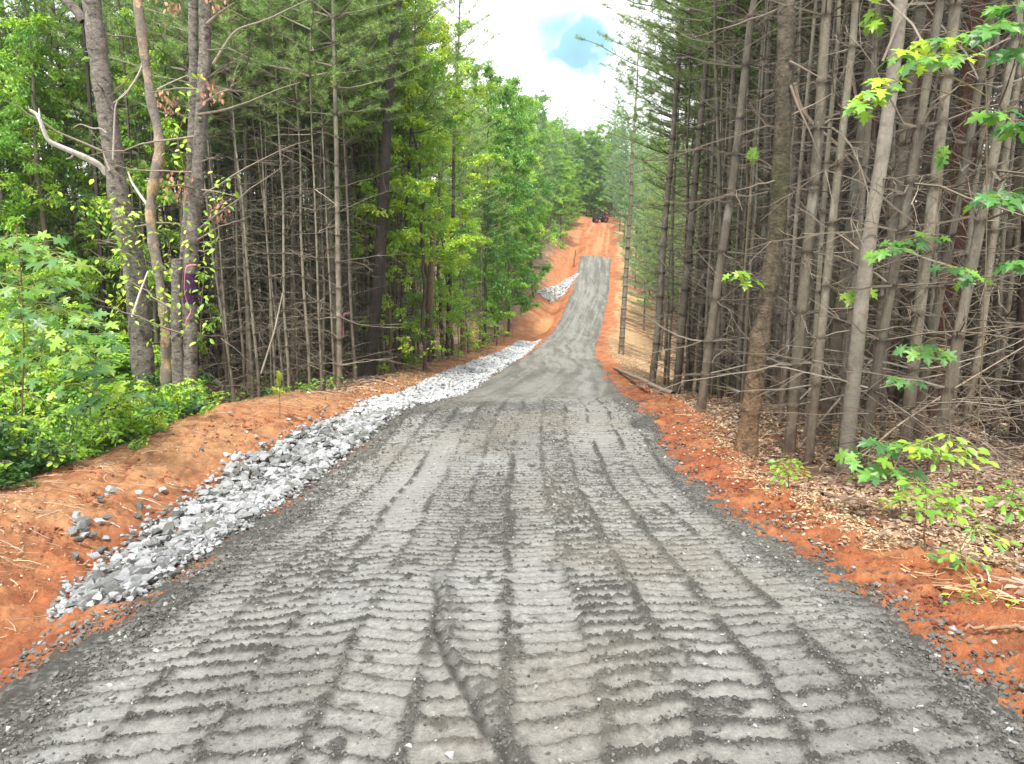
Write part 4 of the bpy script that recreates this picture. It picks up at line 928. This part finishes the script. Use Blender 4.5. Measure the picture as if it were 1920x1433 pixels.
sprig_plant('maple_sapling', [(1790, 880), (1780, 700), (1765, 560), (1750, 445)], 6.4,
            [(1690, 455, -.2), (1740, 445, -.2), (1790, 500, -.1), (1820, 515, -.1), (1725, 650, -.2), (1690, 710, -.2), (1760, 655, 0), (1665, 465, -.3), (1770, 270, 0)], .115, LOBED, MP, 'mid-height sapling with deep green lobed leaves crossing the paired pines', 'sapling', 8, seed=73)
sprig_plant('tulip_sprout', [(1470, 870), (1440, 760), (1410, 640), (1395, 520)], 8.2, [(1385, 508, 0), (1405, 522, 0), (1412, 272, 0)], .13, LOBED, MPY, 'thin sprout with glowing yellow leaves beside the mossy hardwood', 'sapling', 5, seed=74)
sprig_plant('tulip_sprout', [(1640, 880), (1645, 600), (1640, 300), (1640, 30)], 8.0, [(1640, 15, 0), (1650, 30, 0), (1620, 540, 0), (1600, 545, 0)], .13, LOBED, MPY, 'tall thin sprout with yellow leaves high against the pale hardwood', 'sapling', 5, seed=75)
sprig_plant('sassafras_seedling', [(1690, 985), (1686, 930), (1675, 870), (1665, 830)], 5.4, [(1650, 830, 0), (1690, 828, 0), (1665, 875, -.1), (1640, 885, -.1), (1700, 885, 0), (1610, 850, -.1)], .13, LOBED, MP + MPY[2:], 'seedling with large blue-green lobed leaves at the foot of the pale hardwood', 'seedling', 5, seed=76)
sprig_plant('azalea_seedling', [(1790, 950), (1785, 880), (1775, 840), (1790, 815)], 5.2, [(1715, 835, 0), (1740, 830, 0), (1780, 815, 0), (1800, 830, 0), (1790, 855, -.1), (1820, 850, 0), (1760, 850, 0), (1735, 850, 0)], .085, OVAL, MPY + GRL, 'tiered seedling with yellow-green oval leaves behind the low rosettes', 'seedling', 8, seed=77)
sprig_plant('azalea_seedling', [(1738, 1035), (1732, 1000), (1738, 960), (1735, 915)], 4.35, [(1720, 905, 0), (1745, 925, 0), (1770, 935, 0), (1800, 925, 0), (1720, 945, 0), (1750, 955, 0), (1785, 950, 0), (1705, 930, 0)], .075, OVAL, MPY + GRL + GR[:1], 'bushy rosette-leaved seedling on a forked stem growing from the wood chips', 'seedling', 9, seed=78)
sprig_plant('azalea_seedling', [(1800, 1070), (1805, 1050), (1800, 1030)], 3.9, [(1790, 1035, 0), (1815, 1045, 0), (1800, 1055, 0), (1830, 985, 0), (1850, 1000, .1)], .06, OVAL, GRL + MP, 'small low seedling in wood chips below the bushy one', 'seedling', 8, seed=79)
sprig_plant('azalea_seedling', [(1825, 1135), (1830, 1125), (1828, 1115)], 3.4, [(1815, 1122, 0), (1840, 1115, 0), (1830, 1105, 0)], .05, OVAL, GRL, 'tiny seedling nearest the bent red root', 'seedling', 7, seed=80)
sprig_plant('azalea_seedling', [(1480, 900), (1478, 880), (1475, 865)], 6.6, [(1465, 868, 0), (1485, 862, 0), (1475, 880, 0), (1490, 880, 0), (1468, 888, 0)], .075, OVAL, GRL + MPY, 'bright seedling at the crumbling clay edge beside the mossy hardwood foot', 'seedling', 8, seed=81)
sprig_plant('azalea_seedling', [(1895, 960), (1898, 930), (1905, 905)], 4.9, [(1890, 935, 0), (1910, 915, 0), (1905, 945, 0), (1920, 935, 0)], .09, OVAL, GR, 'darker green seedling by the thin outer stem', 'seedling', 8, seed=82)
sprig_plant('green_sprig', [(523, 758), (524, 740), (524, 725)], 10.0, [(523, 745, 0), (524, 730, 0), (525, 718, 0)], .13, OVAL, [(.16, .30, .05), (.30, .36, .05)], 'lone upright sprig growing on the clay bank crest', 'seedling', 5, droop=-1.2, seed=83, fan=.05)
# big-leaved saplings at the near left
SS = [(.09, .24, .05), (.13, .30, .045), (.20, .37, .04), (.07, .19, .05)]
sprig_plant('tulip_tree_sapling', [(30, 960), (40, 800), (45, 650), (40, 520), (30, 420)], 6.9,
            [(x, y, random.uniform(-.5, .3)) for x, y in [(10, 470), (45, 455), (70, 470), (20, 510), (60, 520), (100, 530), (30, 560), (75, 570), (115, 580), (10, 600), (50, 615), (95, 630), (135, 625), (155, 600), (30, 650), (80, 665), (130, 655), (20, 440), (0, 530), (10, 700), (110, 480)]],
            .125, LOBED, SS, 'large sapling with broad lobed leaves rising over the berm at the picture edge', 'sapling', 11, seed=84, stem_r=.011, fan=.36)
sprig_plant('tulip_tree_sapling', [(160, 850), (170, 760), (180, 690), (175, 640)], 8.2, [(x, y, random.uniform(-.4, .3)) for x, y in [(150, 690), (190, 680), (170, 655), (210, 710), (130, 720), (185, 740), (235, 730), (150, 760)]],
            .15, LOBED, SS + GRL[:1], 'smaller broad-leaved sapling between the big one and the snag', 'sapling', 7, seed=85, stem_r=.008, fan=.25)

# ------------------------------------------------------------------ ground cover in the left hollow, background wood
def groundcover():
    g = G(); n = 52000
    y = rng.uniform(5.4, 16, n); bl = bermline(y); s = bl - .35 - rng.random(n) ** 1.2 * 6.0; x = s + xc(y)
    k = (x > -.75 * y - .8) & (x < -.41 * y) & (fbm(x * 1.4, y * 1.4, 301, 3) > .33); x, y, s, bl = x[k], y[k], s[k], bl[k]; n = len(x)
    hh = .7 * fbm(x * .9, y * .9, 303, 3) * sm(.2, 1.2, bl - s) + .05
    z = H(x, y) + hh * rng.random(n) ** .6 * 1.5
    C = np.array(GR + GRD)[(fbm(x * 2, y * 2, 304, 2) * 7.99).astype(int)] * (.7 + .6 * rng.random((n, 1)))
    up = norm(np.stack([rng.normal(0, .45, n), rng.normal(0, .45, n), np.ones(n)], 1)); place(g, OVAL, np.stack([x, y, z], 1), frames(rdir(n, .3), up), .05 + .05 * rng.random(n), C)
    n = 9000; y = rng.uniform(15, 34, n); s = -4.6 - rng.random(n) * 9; x = s + xc(y); k = fbm(x * .6, y * .6, 305, 3) > .55; x, y = x[k], y[k]; n = len(x)
    up = norm(np.stack([rng.normal(0, .4, n), rng.normal(0, .4, n), np.ones(n)], 1)); place(g, LEAF, np.stack([x, y, H(x, y) + rng.random(n) * .4], 1), frames(rdir(n, .3), up), .09 + .05 * rng.random(n), np.array(GR)[rng.integers(0, 4, n)])
    n = 1500; y = rng.uniform(5, 14, n); s = 3.0 + rng.random(n) * 5; x = s + xc(y); k = fbm(x * .9, y * .9, 306, 3) > .6; x, y = x[k], y[k]; n = len(x)
    up = norm(np.stack([rng.normal(0, .4, n), rng.normal(0, .4, n), np.ones(n)], 1)); place(g, LEAF, np.stack([x, y, H(x, y) + .02 + rng.random(n) * .12], 1), frames(rdir(n, .3), up), .05 + .03 * rng.random(n), np.array(GRL)[rng.integers(0, 4, n)])
    tag(g.build('undergrowth', M['leaf']), kind='stuff')
groundcover()
def background_wood():
    gs = G(); gl = G()
    def belt(n, sfun, y0, y1, h, leaf_n, lo):
        y = rng.uniform(y0, y1, n); s = sfun(n, y); x = s + xc(y); z0 = H(x, y); hh = h * rng.uniform(.8, 1.15, n)
        t = np.linspace(0, 1, 6); P = np.stack([x[:, None] + rng.normal(0, .08, (n, 6)), y[:, None] + rng.normal(0, .08, (n, 6)), z0[:, None] + hh[:, None] * t], -1)
        tubes(gs, P, rng.uniform(.03, .09, n)[:, None] * np.linspace(1, .2, 6), np.array([.08, .068, .055]) * rng.uniform(.6, 1.3, (n, 1)), 5)
        m = 10; i = np.repeat(np.arange(n), m); a = rng.random(n * m) * 6.28; f = rng.random(n * m) * .5; L = rng.uniform(.5, 1.8, n * m); k = np.linspace(0, 1, 4)
        b = np.stack([x[i], y[i], z0[i] + hh[i] * f], 1)
        tubes(gs, b[:, None] + np.stack([np.cos(a)[:, None] * L[:, None] * k, np.sin(a)[:, None] * L[:, None] * k, (rng.uniform(-.2, .5, n * m) * L)[:, None] * k + rng.normal(0, .05, (n * m, 4))], -1), np.full((n * m, 4), .008) * np.linspace(1, .4, 4), np.array([.12, .1, .08]) * rng.uniform(.6, 1.3, (n * m, 1)), 3)
        m = leaf_n; i = np.repeat(np.arange(n), m); f = lo + (1 - lo) * rng.random(n * m) ** 1.1; rr = 1.9 * (1.05 - f) ** .5 * np.sqrt(rng.random(n * m)) ; a = rng.random(n * m) * 6.28
        tone = np.array([(.07, .14, .05), (.10, .20, .05), (.15, .30, .04)])[rng.integers(0, 3, n)][i] * (.7 + .6 * rng.random((n * m, 1)))
        place(gl, LEAF, np.stack([x[i] + rr * np.cos(a), y[i] + rr * np.sin(a), z0[i] + hh[i] * f], 1), frames(rdir(n * m, .5), norm(rng.normal(0, .6, (n * m, 3)) + np.array([0, 0, 1]))), .12 + .12 * rng.random(n * m), tone)
    belt(330, lambda n, y: rng.uniform(8, 24, n), 8, 60, 14, 130, .38)
    belt(360, lambda n, y: -rng.uniform(9, 28, n), 18, 60, 14, 300, .12)
    belt(260, lambda n, y: rng.choice([-1, 1], n) * rng.uniform(9, 26, n), 60, 140, 14, 220, .15)
    belt(170, lambda n, y: rng.uniform(-40, 30, n), 150, 185, 11, 260, .08)
    n = 30000; y = rng.uniform(137, 150, n); x = np.where(rng.random(n) < .5, rng.uniform(2, 26, n), rng.uniform(-25, 45, n)); z = H(x, y) + 4.5 * rng.random(n) ** 1.3
    place(gl, LEAF, np.stack([x, y, z], 1), frames(rdir(n, .5), norm(rng.normal(0, .6, (n, 3)) + np.array([0, 0, 1]))), .2 + .15 * rng.random(n), np.array(GR)[rng.integers(0, 4, n)] * (.6 + .5 * rng.random((n, 1))))
    tag(gs.build('background_stems', M['twig']), kind='stuff'); tag(gl.build('background_foliage', M['leaf']), kind='stuff')
    # dead brush between the near stems
    g = G()
    for cnt, s0, s1, y0, y1, zt in ((6500, 3.6, 12, 8, 24, 6.5), (4200, -15, -5.2, 17, 32, 6.0), (500, 3.3, 8, 6.5, 9, .8)):
        y = rng.uniform(y0, y1, cnt); s = rng.uniform(s0, s1, cnt); x = s + xc(y); z = H(x, y) + rng.random(cnt) ** 1.2 * zt
        a = rng.random(cnt) * 6.28; L = rng.uniform(.3, 1.7, cnt); k = np.linspace(0, 1, 6); up = rng.normal(.1, .45, cnt)
        P = np.stack([x[:, None] + np.cos(a)[:, None] * L[:, None] * k, y[:, None] + np.sin(a)[:, None] * L[:, None] * k, z[:, None] + (up * L)[:, None] * k - (rng.uniform(-.2, .5, cnt) * L)[:, None] * k ** 2], -1) + np.cumsum(rng.normal(0, .02, (cnt, 6, 3)), 1) * L[:, None, None]
        tubes(g, P, rng.uniform(.003, .0075, cnt)[:, None] * np.linspace(1, .35, 6), np.array([.17, .14, .11]) * rng.uniform(.4, 1.6, (cnt, 1)), 3)
    tag(g.build('dead_brush', M['twig']), kind='stuff')
background_wood()

# ------------------------------------------------------------------ survey ribbons and stakes
PINK = np.array([.55, .17, .22])
def ribbon(name, pts, Y, w, label, jitter=.0):
    P = smooth_path(np.array([at(a, b, Y) for a, b in pts]), 30); T = norm(np.gradient(P, axis=0)); tw = np.linspace(0, 2.2, 30) * .5
    S = norm(np.cross(T, np.array([0, 1, 0.])) + 1e-6); Nn = np.cross(T, S); D = S * np.cos(np.sin(tw * 3) * .9)[:, None] + Nn * np.sin(np.sin(tw * 3) * .9)[:, None]
    h = w / 2; A = P + D * h; B = P - D * h; off = np.cross(T, D) * .0012; V = np.concatenate([A + off, B + off, A - off, B - off]); i = np.arange(29)
    Q = np.concatenate([np.stack([i, i + 1, i + 31, i + 30], 1), np.stack([i + 60, i + 90, i + 91, i + 61], 1), np.stack([i, i + 60, i + 61, i + 1], 1), np.stack([i + 30, i + 31, i + 91, i + 90], 1)])
    g = G(); g.add(V, None, Q, PINK); o = g.build(name, M['plain'], None, True); return tag(o, label, 'ribbon')
ribbon('flagging_ribbon', [(368, 497), (352, 497), (348, 500), (346, 520), (345, 545), (349, 562), (354, 575), (359, 584), (356, 590), (350, 597), (348, 612)], Y3 - .28, .02, 'pink flagging ribbon hanging beside the purple paint')
ribbon('flagging_ribbon', [(658, 587), (645, 588), (643, 600), (644, 632)], Y5 - .4, .05, 'pink ribbon tied to the stem of the forked dark trunk')
ribbon('flagging_ribbon', [(790, 592), (789, 605), (788, 622)], 24.5, .05, 'pink ribbon dangling from a twig left of the snapped trunk')
def band(px, py, Y, r, label):
    P = at(px, py, Y); g = G(); tubes(g, np.array([[P - [0, 0, .04], P, P + [0, 0, .04]]]), np.full((1, 3), r), PINK, 10); tag(g.build('ribbon_band', M['plain'], None, True), label, 'ribbon')
band(845, 601, 33, .14, 'upper pink ribbon band round the reddish pine'); band(842, 611, 33, .14, 'lower pink ribbon band round the reddish pine')
def stake(px, py, topy, Y, label, col=(.42, .26, .14), rib=True):
    P = at(px, py, Y); z0 = H1(P[0], P[1]); z1 = at(px, topy, Y)[2]; h = max(.6, z1 - z0); root = empty('survey_stake', (P[0], P[1], z0)); tag(root, label, 'stake')
    g = G(); w = .03; a = np.array([[-w, -.012], [w, -.012], [w, .012], [-w, .012]]); V = [(x_, y_, -.1) for x_, y_ in a] + [(x_, y_, h * .94) for x_, y_ in a] + [(0, -.012, h), (0, .012, h)]
    g.add(V, [[4, 5, 8], [6, 7, 9]], [[0, 1, 5, 4], [1, 2, 6, 5], [2, 3, 7, 6], [3, 0, 4, 7], [5, 6, 9, 8], [7, 4, 8, 9]], col); g.build('shaft', M['wood'], root)
    if rib:
        g = G(); tubes(g, np.array([[[0, 0, h * .8], [0, 0, h * .84], [0, 0, h * .88]]]), np.array([[.05, .052, .05]]), PINK, 8); g.add([(-.03, -.05, h * .8), (.02, -.055, h * .8), (.0, -.08, h * .45), (-.04, -.07, h * .45)], None, [[0, 1, 2, 3]], PINK); g.build('ribbon', M['plain'], root)
stake(873, 640, 590, 36, 'reddish survey stake with a ribbon tail above the stone-filled ditch')
stake(889, 640, 598, 35, 'orange wooden stake without ribbon near the leafy sapling', (.55, .26, .09), False)
stake(945, 620, 588, 48, 'pink flagged stake at the distant edge of the leaf litter'); stake(961, 612, 590, 52, 'last pink flagged stake before the red cut bank'); stake(1040, 560, 540, 74, 'thin stake by the far stone apron', rib=False)

# ------------------------------------------------------------------ machine on the crest
def machine():
    Y = 124.0; P = at(1126, 412, Y); z = H1(P[0], P[1]); root = empty('utility_tractor', (P[0], P[1], z)); root.rotation_euler = (0, 0, .2); tag(root, 'small black tractor with a red rear body parked on the crest', 'tractor')
    BLK = (.012, .012, .014); RED = (.6, .04, .05)
    def box(g, c, s, col, taper=1.0):
        c = np.array(c); s = np.array(s) / 2; v = [(sx * s[0] * (taper if sz > 0 else 1), sy * s[1] * (taper if sz > 0 else 1), sz * s[2]) for sz in (-1, 1) for sx, sy in ((-1, -1), (1, -1), (1, 1), (-1, 1))]
        g.add(np.array(v) + c, None, [[3, 2, 1, 0], [4, 5, 6, 7], [0, 1, 5, 4], [1, 2, 6, 5], [2, 3, 7, 6], [3, 0, 4, 7]], col)
    def wheel(x, y, r, w):
        for nm, rr, ww, col in (('wheel', r, w, BLK), ('rim', r * .5, w * 1.06, (.25, .05, .04))):
            g = G(); th = np.linspace(0, 6.2832, 21)[:-1]; prof = [(-ww / 2, rr * .82), (-ww / 2.4, rr), (ww / 2.4, rr), (ww / 2, rr * .82)]; V = []
            for dy, r_ in prof: V += [(x + r_ * math.cos(t), y + dy, r + r_ * math.sin(t)) for t in th]
            Q = [[a * 20 + i, a * 20 + (i + 1) % 20, (a + 1) * 20 + (i + 1) % 20, (a + 1) * 20 + i] for a in range(3) for i in range(20)]; V += [(x, y - ww / 2, r), (x, y + ww / 2, r)]
            T = [[80, (i + 1) % 20, i] for i in range(20)] + [[81, 60 + i, 60 + (i + 1) % 20] for i in range(20)]; g.add(V, T, Q, col)
            o = g.build(nm, M['plain'], root if nm == 'wheel' else last)
            if nm == 'wheel': last = o
    for x, y, r, w in ((-.85, -.55, .36, .24), (-.85, .55, .36, .24), (.6, -.6, .42, .3), (.6, .6, .42, .3)): wheel(x, y, r, w)
    g = G(); box(g, (-.1, 0, .55), (1.9, .7, .3), BLK); box(g, (-.75, 0, .92), (1.0, .8, .62), BLK, .82); g.build('body', M['plain'], root)
    g = G(); box(g, (.05, 0, .85), (.5, .6, .14), (.02, .02, .02)); box(g, (.3, 0, 1.12), (.12, .6, .5), (.02, .02, .02)); g.build('seat', M['plain'], root)
    g = G(); box(g, (1.0, 0, .88), (.5, .6, .36), RED, 1.08); box(g, (.75, 0, .6), (1.0, .8, .2), BLK); g.build('rear_body', M['plain'], root)
    g = G()
    for y in (-.4, .4): tubes(g, np.array([[[.5, y, .7], [.48, y, 1.5], [.3, y, 1.62]]]), np.full((1, 3), .03), BLK, 6)
    tubes(g, np.array([[[.3, -.4, 1.62], [.3, 0, 1.64], [.3, .4, 1.62]]]), np.full((1, 3), .03), BLK, 6); g.build('roll_bar', M['plain'], root)
machine()
# dark roots exposed in the far red bank
g = G(); A = gnd(1079, 470); B = gnd(1076, 500); t = np.linspace(0, 1, 12)[:, None]; P = A * (1 - t) + B * t + rng.normal(0, .08, (12, 3)); P[:, 2] = H(P[:, 0], P[:, 1]) + .03; tubes(g, P[None], np.full((1, 12), .05), np.array([.06, .03, .02]), 6)
tag(g.build('exposed_root', M['twig']), 'dark root lying along the red cut bank near the gravel end', 'root')

# ------------------------------------------------------------------ air
def haze():
    g = G(); x0, x1, y0, y1, z0, z1 = -420, 420, -60, 420, -60, 60
    V = [(x, y, z) for z in (z0, z1) for x, y in ((x0, y0), (x1, y0), (x1, y1), (x0, y1))]
    g.add(V, None, [[3, 2, 1, 0], [4, 5, 6, 7], [0, 1, 5, 4], [1, 2, 6, 5], [2, 3, 7, 6], [3, 0, 4, 7]])
    m, n, _, l = nt('air'); v = N(n, 'ShaderNodeVolumePrincipled'); v.inputs['Color'].default_value = (.86, .95, 1, 1); v.inputs['Density'].default_value = HAZE; v.inputs['Anisotropy'].default_value = .2
    o = N(n, 'ShaderNodeOutputMaterial'); l.new(v.outputs[0], o.inputs['Volume']); tag(g.build('haze', m), kind='stuff')
HAZE = .00045
haze()
# ------------------------------------------------------------------ light, sky, camera
SUN_EL, SUN_AZ = math.radians(60), math.radians(188)
sun = bpy.data.lights.new('sun', 'SUN'); sun.energy = 3.8; sun.angle = math.radians(9); sun.color = (1, .96, .88)
so = bpy.data.objects.new('sun', sun); COL.objects.link(so)
dv = Vector((math.sin(SUN_AZ) * math.cos(SUN_EL), math.cos(SUN_AZ) * math.cos(SUN_EL), math.sin(SUN_EL)))
so.rotation_euler = dv.to_track_quat('Z', 'Y').to_euler(); so.location = (0, -10, 40)
w = bpy.data.worlds.new('World'); sc.world = w; w.use_nodes = True; n = w.node_tree; n.nodes.clear()
sky = N(n, 'ShaderNodeTexSky', _sky_type='NISHITA', _sun_disc=False, _sun_elevation=SUN_EL, _sun_rotation=SUN_AZ)
tc = N(n, 'ShaderNodeTexCoord')
pd = ray(1085, 78)
def dist_to(v, rad, soft, warp):
    vm = N(n, 'ShaderNodeVectorMath', _operation='DISTANCE'); n.links.new(warp, vm.inputs[0]); vm.inputs[1].default_value = tuple(v)
    return maprange(n, vm.outputs['Value'], rad - soft, rad + soft, 1, 0)
nz = N(n, 'ShaderNodeTexNoise'); nz.inputs['Scale'].default_value = 13; nz.inputs['Detail'].default_value = 7; n.links.new(tc.outputs['Generated'], nz.inputs['Vector'])
sub = N(n, 'ShaderNodeVectorMath', _operation='SUBTRACT'); n.links.new(nz.outputs['Color'], sub.inputs[0]); sub.inputs[1].default_value = (.5, .5, .5)
scl = N(n, 'ShaderNodeVectorMath', _operation='SCALE'); n.links.new(sub.outputs[0], scl.inputs[0]); scl.inputs['Scale'].default_value = .10
add = N(n, 'ShaderNodeVectorMath', _operation='ADD'); n.links.new(scl.outputs[0], add.inputs[0]); n.links.new(tc.outputs['Generated'], add.inputs[1])
b1 = dist_to(ray(1050, 52), .042, .024, add.outputs[0]); b2 = dist_to(ray(1100, 92), .038, .012, add.outputs[0]); b3 = dist_to(ray(1104, 122), .028, .035, add.outputs[0])
mx = N(n, 'ShaderNodeMath', _operation='MAXIMUM'); n.links.new(b1, mx.inputs[0]); n.links.new(b2, mx.inputs[1])
far_ = noise_node(n, 2.4, 5, .55, tc.outputs['Generated']); gaps = maprange(n, far_, .60, .70, 0, .6)
mx2 = N(n, 'ShaderNodeMath', _operation='MAXIMUM'); n.links.new(mx.outputs[0], mx2.inputs[0]); n.links.new(gaps, mx2.inputs[1])
cloud = N(n, 'ShaderNodeRGB'); cloud.outputs[0].default_value = (11.6, 11.7, 11.9, 1)
bl = N(n, 'ShaderNodeMix', _data_type='RGBA'); bl.inputs[0].default_value = .9; n.links.new(sky.outputs[0], bl.inputs[6]); bl.inputs[7].default_value = (2.5, 5.7, 6.9, 1)
dk = N(n, 'ShaderNodeMix', _data_type='RGBA'); n.links.new(b3, dk.inputs[0]); n.links.new(bl.outputs[2], dk.inputs[6]); dk.inputs[7].default_value = (1.8, 3.6, 4.5, 1); bl = dk
cm = N(n, 'ShaderNodeMix', _data_type='RGBA'); n.links.new(mx2.outputs[0], cm.inputs[0]); n.links.new(cloud.outputs[0], cm.inputs[6]); n.links.new(bl.outputs[2], cm.inputs[7])
bg = N(n, 'ShaderNodeBackground'); n.links.new(cm.outputs[2], bg.inputs[0]); bg.inputs[1].default_value = .1
wo = N(n, 'ShaderNodeOutputWorld'); n.links.new(bg.outputs[0], wo.inputs[0])
cam = bpy.data.cameras.new('camera'); co = bpy.data.objects.new('camera', cam); COL.objects.link(co); sc.camera = co
co.location = tuple(CAM); co.rotation_euler = (math.pi / 2 - PITCH, 0, 0)
cam.sensor_width = 36; cam.lens = F0 / W0 * 36; cam.clip_start = .05; cam.clip_end = 1500
sc.view_settings.view_transform = 'Standard'; sc.view_settings.look = 'None'; sc.view_settings.exposure = .88; sc.view_settings.gamma = 1
sc.cycles.max_bounces = 5; sc.cycles.volume_bounces = 0; sc.cycles.diffuse_bounces = 3; sc.cycles.glossy_bounces = 1; sc.cycles.transmission_bounces = 3; sc.cycles.transparent_max_bounces = 4
sc.cycles.use_adaptive_sampling = True; sc.cycles.adaptive_threshold = .02
